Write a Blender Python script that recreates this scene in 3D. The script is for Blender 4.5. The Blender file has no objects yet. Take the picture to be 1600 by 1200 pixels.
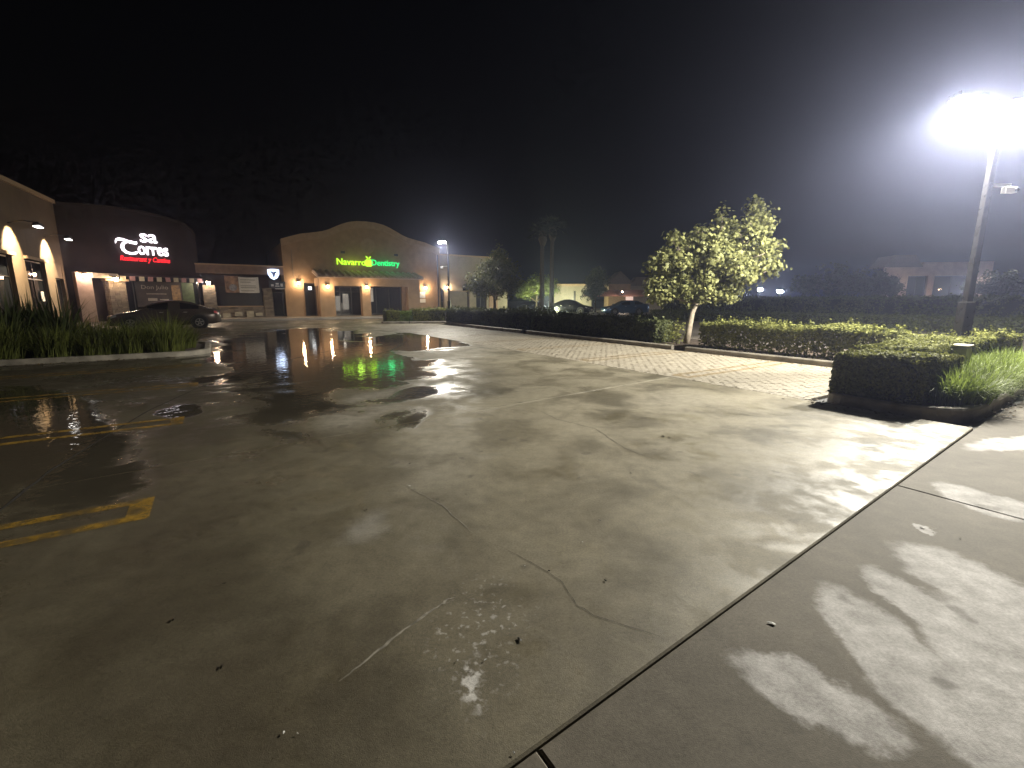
import bpy, math, random
import numpy as np
from mathutils import Vector, Matrix
random.seed(7); RNG = np.random.default_rng(7)
scene = bpy.context.scene
C = scene.collection
rad = math.radians

# ---------------------------------------------------------------- camera, sky, added ambient fill, exposure
F_PX, CAM_H, HORIZON = 710.0, 1.5, 468.0
PITCH = math.atan((600 - HORIZON) / F_PX)
cam_d = bpy.data.cameras.new('camera'); cam = bpy.data.objects.new('camera', cam_d); C.objects.link(cam)
cam.location = (0, 0, CAM_H); cam.rotation_euler = (math.pi / 2 - PITCH, 0, 0)
cam_d.sensor_fit = 'HORIZONTAL'; cam_d.sensor_width = 36; cam_d.lens = F_PX / 1600 * 36
cam_d.clip_start = 0.05; cam_d.clip_end = 2000
scene.camera = cam
world = bpy.data.worlds.new('World'); scene.world = world; world.use_nodes = True
wn = world.node_tree; bg = wn.nodes['Background']
sky = wn.nodes.new('ShaderNodeTexSky'); sky.sky_type = 'NISHITA'; sky.sun_disc = False
sky.sun_elevation = rad(-3.0); sky.sun_rotation = rad(200)
wn.links.new(sky.outputs[0], bg.inputs[0]); bg.inputs[1].default_value = 0.015
fill_d = bpy.data.lights.new('ambient_fill', 'SUN'); fill_d.energy = 0.006; fill_d.angle = rad(10); fill_d.color = (0.8, 0.87, 1)  # faint bluish sun lamp added only for ambient fill
ambient_fill = bpy.data.objects.new('ambient_fill', fill_d); C.objects.link(ambient_fill); ambient_fill.rotation_euler = (rad(35), 0, rad(20))
vs = scene.view_settings; vs.view_transform = 'Standard'; vs.look = 'None'; vs.gamma = 1; vs.use_curve_mapping = False
vs.exposure = 0.12
cy = scene.cycles
cy.use_denoising = True
try: cy.denoiser = 'OPENIMAGEDENOISE'
except Exception: pass
cy.max_bounces = 4; cy.diffuse_bounces = 2; cy.glossy_bounces = 2; cy.transmission_bounces = 2; cy.transparent_max_bounces = 8
cy.volume_bounces = 0; cy.sample_clamp_indirect = 2.0; cy.sample_clamp_direct = 0
cy.caustics_reflective = False; cy.caustics_refractive = False
cy.use_light_tree = True
cy.use_adaptive_sampling = True; cy.adaptive_threshold = 0.02; cy.adaptive_min_samples = 12

LAMP_W = 6000.0          # watts of each head of the near lamp post
HAZE = 0.0024

# ---------------------------------------------------------------- site grid: u along the stalls, v along the aisle
GA = rad(33.0)
UX, UY = math.cos(GA), math.sin(GA); VX, VY = -math.sin(GA), math.cos(GA)
def W(u, v, z=0.0): return Vector((u * UX + v * VX, u * UY + v * VY, z))
def G(x, y, z=0.0):
    """point of the level z seen along the photograph's direction (x, y): used to survey the site"""
    c, s = math.cos(PITCH), math.sin(PITCH); a = (x - 800) / F_PX; b = (600 - y) / F_PX
    t = (z - CAM_H) / (-s + b * c)
    return Vector((a * t, (c + b * s) * t, z))
def at(x, y, Y):
    c, s = math.cos(PITCH), math.sin(PITCH); a = (x - 800) / F_PX; b = (600 - y) / F_PX
    t = Y / (c + b * s)
    return Vector((a * t, Y, CAM_H + (-s + b * c) * t))
def uv(p): return (p[0] * UX + p[1] * UY, p[0] * VX + p[1] * VY)

# ---------------------------------------------------------------- materials
MATS = {}
def mat(name, col, rough=0.6, var=0.18, scale=6.0, bump=0.15, bscale=60.0, metal=0.0, spec=0.5, emit=None, estr=0.0, island=0.0):
    if name in MATS: return MATS[name]
    m = bpy.data.materials.new(name); m.use_nodes = True; MATS[name] = m
    nt = m.node_tree; N = nt.nodes; L = nt.links; p = N['Principled BSDF']
    p.inputs['Roughness'].default_value = rough; p.inputs['Metallic'].default_value = metal
    p.inputs['Specular IOR Level'].default_value = spec
    geo = N.new('ShaderNodeNewGeometry')
    no = N.new('ShaderNodeTexNoise'); no.inputs['Scale'].default_value = scale; no.inputs['Detail'].default_value = 5
    L.new(geo.outputs['Position'], no.inputs['Vector'])
    mx = N.new('ShaderNodeMix'); mx.data_type = 'RGBA'
    mx.inputs[6].default_value = tuple(c * (1 - var) for c in col) + (1,)
    mx.inputs[7].default_value = tuple(min(1, c * (1 + var)) for c in col) + (1,)
    mr = N.new('ShaderNodeMapRange'); mr.inputs[1].default_value = 0.3; mr.inputs[2].default_value = 0.8
    L.new(no.outputs[0], mr.inputs[0])
    f = mr.outputs[0]
    if island:
        ma = N.new('ShaderNodeMath'); ma.operation = 'MULTIPLY_ADD'; ma.inputs[1].default_value = island
        L.new(geo.outputs['Random Per Island'], ma.inputs[0])
        m2 = N.new('ShaderNodeMath'); m2.operation = 'MULTIPLY'; m2.inputs[1].default_value = 1 - island
        L.new(f, m2.inputs[0]); L.new(m2.outputs[0], ma.inputs[2]); f = ma.outputs[0]
    L.new(f, mx.inputs[0]); L.new(mx.outputs[2], p.inputs['Base Color'])
    if bump:
        nb = N.new('ShaderNodeTexNoise'); nb.inputs['Scale'].default_value = bscale; nb.inputs['Detail'].default_value = 3
        L.new(geo.outputs['Position'], nb.inputs['Vector'])
        b = N.new('ShaderNodeBump'); b.inputs['Strength'].default_value = bump; b.inputs['Distance'].default_value = 0.01
        L.new(nb.outputs[0], b.inputs['Height']); L.new(b.outputs[0], p.inputs['Normal'])
    if emit:
        p.inputs['Emission Color'].default_value = (*emit, 1); p.inputs['Emission Strength'].default_value = estr
    return m
def leaf_mat(name, col, var=0.35, trans=0.3, rough=0.5):
    if name in MATS: return MATS[name]
    m = bpy.data.materials.new(name); m.use_nodes = True; MATS[name] = m
    nt = m.node_tree; N = nt.nodes; L = nt.links; p = N['Principled BSDF']; out = N['Material Output']
    geo = N.new('ShaderNodeNewGeometry')
    mx = N.new('ShaderNodeMix'); mx.data_type = 'RGBA'
    mx.inputs[6].default_value = (col[0] * (1 - var), col[1] * (1 - var), col[2] * (1 - var), 1)
    mx.inputs[7].default_value = (col[0] * (1 + var * 1.2), col[1] * (1 + var), col[2] * (1 + var * .6), 1)
    L.new(geo.outputs['Random Per Island'], mx.inputs[0]); L.new(mx.outputs[2], p.inputs['Base Color'])
    p.inputs['Roughness'].default_value = rough; p.inputs['Specular IOR Level'].default_value = 0.2
    tr = N.new('ShaderNodeBsdfTranslucent'); L.new(mx.outputs[2], tr.inputs[0])
    ms = N.new('ShaderNodeMixShader'); ms.inputs[0].default_value = trans
    L.new(p.outputs[0], ms.inputs[1]); L.new(tr.outputs[0], ms.inputs[2]); L.new(ms.outputs[0], out.inputs[0])
    return m
def emis(name, col, st):
    if name in MATS: return MATS[name]
    m = bpy.data.materials.new(name); m.use_nodes = True; MATS[name] = m
    p = m.node_tree.nodes['Principled BSDF']; p.inputs['Base Color'].default_value = (*[c * .6 for c in col], 1)
    p.inputs['Emission Color'].default_value = (*col, 1); p.inputs['Emission Strength'].default_value = st
    m.cycles.emission_sampling = 'NONE' if st < 3 else 'AUTO'
    return m
def glass_mat(name, tint=(0.02, 0.022, 0.025), alpha=0.65, rough=0.04):
    if name in MATS: return MATS[name]
    m = bpy.data.materials.new(name); m.use_nodes = True; MATS[name] = m
    nt = m.node_tree; N = nt.nodes; L = nt.links; p = N['Principled BSDF']; out = N['Material Output']
    p.inputs['Base Color'].default_value = (*tint, 1); p.inputs['Roughness'].default_value = rough
    tp = N.new('ShaderNodeBsdfTransparent'); ms = N.new('ShaderNodeMixShader'); ms.inputs[0].default_value = alpha
    L.new(tp.outputs[0], ms.inputs[1]); L.new(p.outputs[0], ms.inputs[2]); L.new(ms.outputs[0], out.inputs[0])
    return m

# ---------------------------------------------------------------- object helpers
def obj(name, me, m=None, parent=None, kind=None):
    o = bpy.data.objects.new(name, me); C.objects.link(o)
    if m is not None: me.materials.append(m)
    if parent is not None: o.parent = parent
    if kind: o['kind'] = kind
    return o
def tag(o, label, cat, group=None):
    o['label'] = label; o['category'] = cat
    if group: o['group'] = group
    return o
def thing(name, label, cat, loc=(0, 0, 0), rz=None, group=None):
    o = bpy.data.objects.new(name, None); C.objects.link(o); o.empty_display_size = 0.2
    o.location = loc; o.rotation_euler = (0, 0, GA if rz is None else rz)
    return tag(o, label, cat, group)
def copy_tree(o, parent=None):
    c = o.copy(); C.objects.link(c); c.parent = parent
    for ch in list(o.children): copy_tree(ch, c)
    return c
class MB:
    def __init__(s): s.v = []; s.f = []
    def add(s, vs_, fs): n = len(s.v); s.v += [tuple(p) for p in vs_]; s.f += [tuple(i + n for i in q) for q in fs]; return s
    def box(s, x0, x1, y0, y1, z0, z1, ch=0.0):
        if ch <= 0:
            return s.add([(x0, y0, z0), (x1, y0, z0), (x1, y1, z0), (x0, y1, z0), (x0, y0, z1), (x1, y0, z1), (x1, y1, z1), (x0, y1, z1)],
                         [(3, 2, 1, 0), (4, 5, 6, 7), (0, 1, 5, 4), (1, 2, 6, 5), (2, 3, 7, 6), (3, 0, 4, 7)])
        rings = [(0, z0), (0, z1 - ch), (ch, z1)]
        vs_ = []
        for d, z in rings: vs_ += [(x0 + d, y0 + d, z), (x1 - d, y0 + d, z), (x1 - d, y1 - d, z), (x0 + d, y1 - d, z)]
        fs = [(3, 2, 1, 0), (8, 9, 10, 11)]
        for r in range(2):
            for i in range(4): j = (i + 1) % 4; fs.append((r * 4 + i, r * 4 + j, r * 4 + 4 + j, r * 4 + 4 + i))
        return s.add(vs_, fs)
    def prism(s, poly, z0, z1):          # plan outline, counter-clockwise
        n = len(poly)
        return s.add([(x, y, z0) for x, y in poly] + [(x, y, z1) for x, y in poly],
                     [tuple(reversed(range(n))), tuple(range(n, 2 * n))] + [(i, (i + 1) % n, n + (i + 1) % n, n + i) for i in range(n)])
    def plate(s, poly, y0, y1):          # outline in x-z, thickness along y
        n = len(poly)
        return s.add([(x, y0, z) for x, z in poly] + [(x, y1, z) for x, z in poly],
                     [tuple(range(n)), tuple(reversed(range(n, 2 * n)))] + [((i + 1) % n, i, n + i, n + (i + 1) % n) for i in range(n)])
    def strip(s, low, high, y0, y1):     # band between two x-z curves
        n = len(low); vs_ = []
        for (a, b) in zip(low, high): vs_ += [(a[0], y0, a[1]), (b[0], y0, b[1]), (b[0], y1, b[1]), (a[0], y1, a[1])]
        fs = [(0, 1, 2, 3), tuple(reversed([4 * (n - 1) + k for k in range(4)]))]
        for i in range(n - 1):
            for k in range(4): fs.append((4 * i + (k + 1) % 4, 4 * i + k, 4 * i + 4 + k, 4 * i + 4 + (k + 1) % 4))
        return s.add(vs_, fs)
    def lathe(s, prof, cx=0, cy_=0, seg=16, close=True):
        n = len(prof); vs_ = []
        for r, z in prof:
            for k in range(seg): a = 2 * math.pi * k / seg; vs_.append((cx + r * math.cos(a), cy_ + r * math.sin(a), z))
        fs = [(i * seg + k, i * seg + (k + 1) % seg, (i + 1) * seg + (k + 1) % seg, (i + 1) * seg + k) for i in range(n - 1) for k in range(seg)]
        if close: fs += [tuple(reversed(range(seg))), tuple((n - 1) * seg + k for k in range(seg))]
        return s.add(vs_, fs)
    def tube(s, path, radii, seg=8):
        path = [Vector(p) for p in path]; n = len(path)
        if not hasattr(radii, '__len__'): radii = [radii] * n
        vs_ = []; up = Vector((0, 0, 1)); prev = None
        for i, p in enumerate(path):
            d = (path[min(i + 1, n - 1)] - path[max(i - 1, 0)]).normalized()
            if prev is None:
                x = d.cross(up if abs(d.z) < 0.9 else Vector((1, 0, 0))).normalized()
            else: x = (prev - d * prev.dot(d)).normalized()
            prev = x; y = d.cross(x)
            for k in range(seg): a = 2 * math.pi * k / seg; vs_.append(p + (x * math.cos(a) + y * math.sin(a)) * radii[i])
        fs = [(i * seg + k, i * seg + (k + 1) % seg, (i + 1) * seg + (k + 1) % seg, (i + 1) * seg + k) for i in range(n - 1) for k in range(seg)]
        fs += [tuple(reversed(range(seg))), tuple((n - 1) * seg + k for k in range(seg))]
        return s.add(vs_, fs)
    def build(s, name, m, parent=None, smooth=False, kind=None, bevel=0):
        me = bpy.data.meshes.new(name); me.from_pydata(s.v, [], s.f); me.update()
        if smooth: me.polygons.foreach_set('use_smooth', [True] * len(me.polygons))
        o = obj(name, me, m, parent, kind)
        if bevel:
            b = o.modifiers.new('bevel', 'BEVEL'); b.width = bevel; b.segments = 2; b.limit_method = 'ANGLE'
        return o
def box(name, m, parent, *a, **k):
    ch = k.pop('ch', 0.0)
    return MB().box(*a, ch=ch).build(name, m, parent, **k)

SHAPES = {
    'leaf': ([(0, -.5, 0), (.28, 0, -.07), (0, .5, 0), (-.28, 0, -.07), (0, 0, .03)], [(0, 1, 4), (1, 2, 4), (2, 3, 4), (3, 0, 4)]),
    'diamond': ([(0, -.5, 0), (.3, 0, .04), (0, .5, 0), (-.3, 0, .04)], [(0, 1, 2), (0, 2, 3)]),
    'maple': ([(0, -.5, 0), (.3, -.3, -.05), (.5, .05, -.1), (.24, .1, 0), (.3, .42, -.05), (.08, .3, .02), (0, .55, -.05), (-.08, .3, .02), (-.3, .42, -.05), (-.24, .1, 0), (-.5, .05, -.1), (-.3, -.3, -.05), (0, 0, .05)],
              [(i, (i + 1) % 12, 12) for i in range(12)]),
}
def leaves(name, pts, nrm, size, m, parent, shape='diamond', rng=RNG):
    T, Fc = SHAPES[shape]; T = np.array(T, float); k = len(T); n = len(pts)
    pts = np.asarray(pts, float); nrm = np.asarray(nrm, float)
    nrm = nrm / (np.linalg.norm(nrm, axis=1, keepdims=True) + 1e-9)
    r = rng.normal(size=(n, 3)); a = np.cross(nrm, r); a /= (np.linalg.norm(a, axis=1, keepdims=True) + 1e-9); b = np.cross(nrm, a)
    size = np.broadcast_to(np.asarray(size, float), (n,))
    V = pts[:, None, :] + size[:, None, None] * (T[None, :, 0:1] * a[:, None, :] + T[None, :, 1:2] * b[:, None, :] + T[None, :, 2:3] * nrm[:, None, :])
    Fi = (np.array(Fc)[None] + (np.arange(n) * k)[:, None, None]).reshape(-1)
    me = bpy.data.meshes.new(name); nf = n * len(Fc)
    me.vertices.add(n * k); me.vertices.foreach_set('co', V.reshape(-1))
    me.loops.add(nf * 3); me.loops.foreach_set('vertex_index', Fi.astype(np.int32))
    me.polygons.add(nf); me.polygons.foreach_set('loop_start', np.arange(0, nf * 3, 3, dtype=np.int32)); me.polygons.foreach_set('loop_total', np.full(nf, 3, np.int32))
    me.update(calc_edges=True)
    return obj(name, me, m, parent, 'stuff')
def blades(name, n, spread, length, m, parent, width=0.012, lean=0.6, rng=RNG, base=(0, 0, 0)):
    """a tuft: n arching tapered blades of three segments"""
    r = spread * np.sqrt(rng.random(n)); th = rng.random(n) * 2 * math.pi
    bx_, by_ = base[0] + r * np.cos(th), base[1] + r * np.sin(th)
    az = th + rng.normal(0, 0.9, n); ln = length * rng.uniform(.55, 1.1, n); le = np.clip(rng.normal(lean, .22, n), .05, 1.1) * (0.35 + .65 * r / spread)
    d = np.stack([np.cos(az), np.sin(az), np.zeros(n)], 1); side = np.stack([-np.sin(az), np.cos(az), np.zeros(n)], 1)
    P = []
    ts = [0, .38, .74, 1.0]; ws = [1, .9, .6, .06]
    for t, w in zip(ts, ws):
        h = ln * (t * (1 - .15 * le) - .45 * le * t * t * t); o = ln * le * (t ** 1.8) * .85
        c = np.stack([bx_, by_, base[2] + h], 1) + d * o[:, None]
        P += [c + side * (width * .5 * w), c - side * (width * .5 * w)]
    V = np.stack(P, 1); k = 8
    Fc = np.array([(0, 1, 3, 2), (2, 3, 5, 4), (4, 5, 7, 6)]); Fi = (Fc[None] + (np.arange(n) * k)[:, None, None]).reshape(-1); nf = n * 3
    me = bpy.data.meshes.new(name); me.vertices.add(n * k); me.vertices.foreach_set('co', V.reshape(-1))
    me.loops.add(nf * 4); me.loops.foreach_set('vertex_index', Fi.astype(np.int32))
    me.polygons.add(nf); me.polygons.foreach_set('loop_start', np.arange(0, nf * 4, 4, dtype=np.int32)); me.polygons.foreach_set('loop_total', np.full(nf, 4, np.int32))
    me.update(calc_edges=True)
    return obj(name, me, m, parent, 'stuff')
def text_mesh(body, width=None, height=None, depth=0.04, bold=0.0, shear=0.0):
    cu = bpy.data.curves.new('lettering', 'FONT'); cu.body = body; cu.size = 1; cu.extrude = 0.0; cu.offset = bold; cu.shear = shear; cu.resolution_u = 3
    o = bpy.data.objects.new('lettering', cu); C.objects.link(o)
    dg = bpy.context.evaluated_depsgraph_get(); me = bpy.data.meshes.new_from_object(o.evaluated_get(dg))
    bpy.data.objects.remove(o); bpy.data.curves.remove(cu)
    V = np.array([v.co[:] for v in me.vertices]); Fs = [tuple(p.vertices) for p in me.polygons]; bpy.data.meshes.remove(me)
    lo, hi = V.min(0), V.max(0)
    sx = width / (hi[0] - lo[0]) if width else None; sz = height / (hi[1] - lo[1]) if height else sx
    sx = sx or sz
    mb = MB(); n = len(V)
    X = (V[:, 0] - lo[0]) * sx; Z = (V[:, 1] - lo[1]) * sz
    front = [(X[i], -depth, Z[i]) for i in range(n)]; back = [(X[i], 0, Z[i]) for i in range(n)]
    # side walls on boundary edges
    cnt = {}
    for f in Fs:
        for i in range(len(f)): e = (f[i], f[(i + 1) % len(f)]); cnt[e] = 1
    fs = list(Fs) + [tuple(n + i for i in reversed(f)) for f in Fs]
    for (a, b) in cnt:
        if (b, a) not in cnt: fs.append((b, a, n + a, n + b))
    mb.add(front + back, fs)
    return mb
def lamp(name, parent, loc, watts, col, radius=0.06, spot=None, rot=None, blend=0.5):
    d = bpy.data.lights.new(name, 'SPOT' if spot else 'POINT'); d.energy = watts; d.color = col; d.shadow_soft_size = radius
    if spot: d.spot_size = spot; d.spot_blend = blend
    o = bpy.data.objects.new(name, d); C.objects.link(o); o.location = loc; o.parent = parent
    if rot: o.rotation_euler = rot
    return o

def led_lamp(name, parent, loc, watts, col, radius=.09, up=.16):
    """street luminaire with a batwing distribution: strongest 60-72 degrees from straight down, cut off near the horizontal"""
    o = lamp(name, parent, loc, watts, (1, 1, 1), radius); d = o.data; d.use_nodes = True; N = d.node_tree.nodes; L = d.node_tree.links
    em = N['Emission']; em.inputs['Color'].default_value = (*col, 1)
    tc = N.new('ShaderNodeTexCoord'); sx = N.new('ShaderNodeSeparateXYZ'); L.new(tc.outputs['Normal'], sx.inputs[0])
    mr = N.new('ShaderNodeMapRange'); mr.inputs[1].default_value = LED_SIGN; mr.inputs[2].default_value = -LED_SIGN; L.new(sx.outputs[2], mr.inputs[0])
    cr = N.new('ShaderNodeValToRGB'); L.new(mr.outputs[0], cr.inputs[0]); e = cr.color_ramp.elements
    pts = [(0.0, up * .8), (.47, up * .6), (.53, min(up, .22)), (.60, .5), (.645, .95), (.70, 1.0), (.78, .82), (.86, .66), (1.0, .6)]
    e[0].position = 0; e[1].position = 1
    while len(e) < len(pts): e.new(.5)
    for q, (t, v_) in zip(sorted(e, key=lambda z: z.position), pts): pass
    for k, (t, v_) in enumerate(pts): e[k].position = t; e[k].color = (v_, v_, v_, 1)
    L.new(cr.outputs[0], em.inputs['Strength']); return o
LED_SIGN = 1.0

# ---------------------------------------------------------------- ground material: wet, stained concrete
def concrete_material():
    m = bpy.data.materials.new('wet concrete'); m.use_nodes = True; nt = m.node_tree; N = nt.nodes; L = nt.links
    p = N['Principled BSDF']
    geo = N.new('ShaderNodeNewGeometry'); P = geo.outputs['Position']
    def noise(scale, detail=4, dist=0.0, vec=P, rough=0.55):
        n = N.new('ShaderNodeTexNoise'); n.inputs['Scale'].default_value = scale; n.inputs['Detail'].default_value = detail
        n.inputs['Distortion'].default_value = dist; n.inputs['Roughness'].default_value = rough; L.new(vec, n.inputs['Vector']); return n
    def math_(op, a, b=None, c=None, clamp=False):
        n = N.new('ShaderNodeMath'); n.operation = op; n.use_clamp = clamp
        for i, x in enumerate((a, b, c)):
            if x is None: continue
            if isinstance(x, (int, float)): n.inputs[i].default_value = x
            else: L.new(x, n.inputs[i])
        return n.outputs[0]
    def ramp(x, lo, hi, a=0.0, b=1.0):
        n = N.new('ShaderNodeMapRange'); n.interpolation_type = 'SMOOTHSTEP'
        n.inputs[1].default_value = lo; n.inputs[2].default_value = hi; n.inputs[3].default_value = a; n.inputs[4].default_value = b
        L.new(x, n.inputs[0]); return n.outputs[0]
    def vmath(op, a, b):
        n = N.new('ShaderNodeVectorMath'); n.operation = op
        for i, x in enumerate((a, b)):
            if isinstance(x, (tuple, list, Vector)): n.inputs[i].default_value = tuple(x)
            else: L.new(x, n.inputs[i])
        return n
    def warp(scale, amp):
        n = noise(scale, 7, 0.0, P, .68); d = vmath('SUBTRACT', n.outputs['Color'], (.5, .5, .5)); s = vmath('SCALE', d.outputs[0], (0, 0, 0)); s.inputs['Scale'].default_value = amp
        return vmath('ADD', P, s.outputs[0]).outputs[0]
    Pn, Pf, Pc = warp(2.2, 0.42), warp(0.6, 1.8), warp(3.6, 0.30)
    def ell(l, r, t, b, soft=0.35, vec=None, ring=None):
        l, r, t, b = (G(*q) for q in (l, r, t, b)); c = (l + r + t + b) / 4; a = (r - l) / 2; q = (t - b) / 2
        det = a.x * q.y - a.y * q.x
        r1 = (q.y / det, -q.x / det, 0); r2 = (-a.y / det, a.x / det, 0)
        d = vmath('SUBTRACT', vec or Pn, (c.x, c.y, 0)).outputs[0]
        x = vmath('DOT_PRODUCT', d, r1).outputs['Value']; y = vmath('DOT_PRODUCT', d, r2).outputs['Value']
        rr = math_('SQRT', math_('ADD', math_('MULTIPLY', x, x), math_('MULTIPLY', y, y)))
        if ring: return ramp(math_('ABSOLUTE', math_('SUBTRACT', rr, ring)), 0.05, 0.22, 1, 0)
        return ramp(rr, 1 - soft, 1 + soft, 1, 0)
    def mx(*s):
        o = s[0]
        for q in s[1:]: o = math_('MAXIMUM', o, q)
        return o
    # which side of the long joint: the drier walk side is v < 1.0 + 0.051 u
    nv = Vector((VX - 0.0514 * UX, VY - 0.0514 * UY, 0))
    side = math_('SUBTRACT', vmath('DOT_PRODUCT', P, nv).outputs['Value'], 1.0)
    wetside = ramp(side, -0.01, 0.01)
    # dried lighter patches
    def finger(p0, p1, wpx):
        """stain lobe from p0 to p1 (image survey points) with a half width in pixels"""
        dx, dy = p1[0] - p0[0], p1[1] - p0[1]; ln = math.hypot(dx, dy); nx, ny = -dy / ln * wpx, dx / ln * wpx; mx_, my_ = (p0[0] + p1[0]) / 2, (p0[1] + p1[1]) / 2
        return ell(p0, p1, (mx_ + nx, my_ + ny), (mx_ - nx, my_ - ny), .17, Pc)
    dry_r = mx(finger((1275, 912), (1560, 1180), 48), finger((1335, 882), (1640, 1075), 26), finger((1392, 850), (1660, 980), 34), finger((1440, 930), (1760, 1200), 85), finger((1380, 1010), (1640, 1250), 40),
               finger((1150, 1028), (1400, 1150), 40), finger((1200, 1060), (1330, 1120), 36), finger((1458, 758), (1600, 806), 15), finger((1500, 772), (1620, 800), 10),
               finger((1510, 698), (1680, 684), 11), finger((1425, 818), (1455, 830), 5))
    dry_l = mx(ell((500, 652), (640, 618), (590, 608), (575, 662), .4), math_('MULTIPLY', ell((1265, 672), (1380, 676), (1325, 656), (1322, 690), .3, ring=.8), .6),
               math_('MULTIPLY', ell((1140, 695), (1245, 718), (1195, 690), (1200, 728), .5), .4), math_('MULTIPLY', ell((1000, 622), (1130, 628), (1060, 610), (1060, 640), .8), .5),
               math_('MULTIPLY', ell((640, 700), (740, 690), (700, 640), (690, 760), .8), .5), math_('MULTIPLY', ell((640, 555), (760, 540), (700, 535), (690, 566), .5, Pf), .6))
    n_big = noise(0.32, 5, 0.6).outputs[0]; n_mid = noise(1.1, 6, 0.4).outputs[0]; n_fin = noise(9, 5).outputs[0]; n_grit = noise(70, 3).outputs[0]
    damp = ramp(n_big, 0.36, 0.62)                           # broad drying pattern
    dmid = ramp(n_mid, 0.38, 0.66)
    # standing water
    pud = mx(ell((310, 548), (670, 552), (480, 508), (470, 604), .75, Pf), ell((-300, 690), (205, 690), (40, 590), (60, 775), .6, Pn),
             ell((470, 575), (665, 582), (590, 540), (570, 610), .7, Pn), ell((240, 645), (320, 640), (285, 630), (275, 656), .7, Pn),
             ell((560, 532), (740, 534), (650, 520), (630, 552), .6, Pf))
    pn_ = noise(.55, 6, .7, rough=.6).outputs[0]
    pud = ramp(math_('ADD', pud, math_('MULTIPLY', math_('SUBTRACT', pn_, .5), 1.7)), .44, .74)
    pud = math_('MULTIPLY', pud, wetside)
    dry = mx(math_('MULTIPLY', dry_r, math_('SUBTRACT', 1.0, wetside)), math_('MULTIPLY', dry_l, wetside))
    # white mineral residue
    resid = math_('MULTIPLY', ell((685, 985), (815, 985), (760, 910), (740, 1070), .6), ramp(noise(28, 4).outputs[0], .56, .68))
    resid = mx(math_('MULTIPLY', resid, .55), math_('MULTIPLY', ell((722, 1060), (758, 1058), (748, 1035), (738, 1088), .5), ramp(noise(22, 3).outputs[0], .42, .56)),
               math_('MULTIPLY', ell((545, 835), (605, 815), (580, 805), (565, 845), .7), .25))
    def rgb(a, b, f):
        n = N.new('ShaderNodeMix'); n.data_type = 'RGBA'
        for i, x in ((6, a), (7, b)):
            if isinstance(x, tuple): n.inputs[i].default_value = (*x, 1)
            else: L.new(x, n.inputs[i])
        L.new(f, n.inputs[0]); return n.outputs[2]
    wetc = rgb((.078, .067, .041), (.138, .121, .078), dmid)
    wetc = rgb(wetc, (.23, .201, .138), math_('MULTIPLY', damp, .55))
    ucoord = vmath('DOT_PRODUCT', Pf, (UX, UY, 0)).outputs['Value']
    soak_vignette = math_('MULTIPLY', ramp(ucoord, 2.6, -1.0), ramp(n_mid, .25, .6, 1.0, .6))  # soaked ground at left, with vignetting also darkened into its colour
    soak_vignette = math_('MULTIPLY', soak_vignette, wetside)
    wetc = rgb(wetc, (.062, .050, .034), math_('MULTIPLY', soak_vignette, .8))
    pale = mx(math_('MULTIPLY', ell((760, 610), (1340, 612), (1000, 528), (1060, 690), .55, Pf), .8), ell((560, 515), (1020, 535), (760, 503), (800, 556), .5, Pf), math_('MULTIPLY', ell((640, 690), (800, 650), (740, 600), (690, 760), .6, Pf), .5))  # drier concrete, with the lamps' wet sheen also lightened into its colour
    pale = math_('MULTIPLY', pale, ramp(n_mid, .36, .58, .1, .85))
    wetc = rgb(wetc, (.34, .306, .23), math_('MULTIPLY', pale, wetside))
    walk = rgb((.102, .088, .066), (.142, .124, .096), dmid)
    col = rgb(walk, wetc, wetside)
    drycol = rgb((.56, .545, .54), (.30, .275, .225), wetside)
    col = rgb(col, drycol, math_('MULTIPLY', dry, math_('ADD', math_('MULTIPLY', n_fin, .7), math_('MULTIPLY', n_mid, .7)), None, True))
    col = rgb(col, (.045, .038, .028), math_('MULTIPLY', pud, .75))
    col = rgb(col, (.55, .53, .5), resid)
    sp = math_('MULTIPLY', ramp(noise(3.3, 2).outputs[0], .66, .72), .5)
    col = rgb(col, (.07, .06, .045), sp)
    gr = N.new('ShaderNodeMix'); gr.data_type = 'RGBA'; gr.blend_type = 'MULTIPLY'; gr.inputs[0].default_value = 1
    g2 = math_('ADD', math_('MULTIPLY', n_grit, .9), math_('MULTIPLY', n_fin, .7)); g2 = math_('ADD', g2, .2)
    L.new(col, gr.inputs[6]); L.new(g2, gr.inputs[7]); L.new(gr.outputs[2], p.inputs['Base Color'])
    wm = ramp(noise(.75, 7, .3, rough=.6).outputs[0], .40, .60); wm2 = ramp(noise(2.2, 7, .15, rough=.66).outputs[0], .42, .60)
    sheen = math_('MULTIPLY', ell((980, 790), (1500, 700), (1330, 630), (1090, 940), .5, Pf), math_('ADD', math_('MULTIPLY', wm2, .85), -.02))
    wv = mx(math_('MULTIPLY', wm, wm2), sheen, math_('MULTIPLY', ell((610, 620), (780, 620), (700, 535), (690, 700), .5, Pf), math_('ADD', math_('MULTIPLY', wm2, .7), .3)))
    rw = math_('SUBTRACT', .70, math_('MULTIPLY', wv, .33)); rw = math_('SUBTRACT', rw, math_('MULTIPLY', soak_vignette, .26))
    r_ = N.new('ShaderNodeMix'); r_.data_type = 'FLOAT'; r_.inputs[2].default_value = .78; L.new(rw, r_.inputs[3]); L.new(wetside, r_.inputs[0])
    r2 = N.new('ShaderNodeMix'); r2.data_type = 'FLOAT'; r2.inputs[3].default_value = .8; L.new(r_.outputs[0], r2.inputs[2]); L.new(dry, r2.inputs[0])
    r3 = N.new('ShaderNodeMix'); r3.data_type = 'FLOAT'; r3.inputs[3].default_value = .02; L.new(r2.outputs[0], r3.inputs[2]); L.new(pud, r3.inputs[0])
    L.new(r3.outputs[0], p.inputs['Roughness'])
    p.inputs['IOR'].default_value = 1.4
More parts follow.
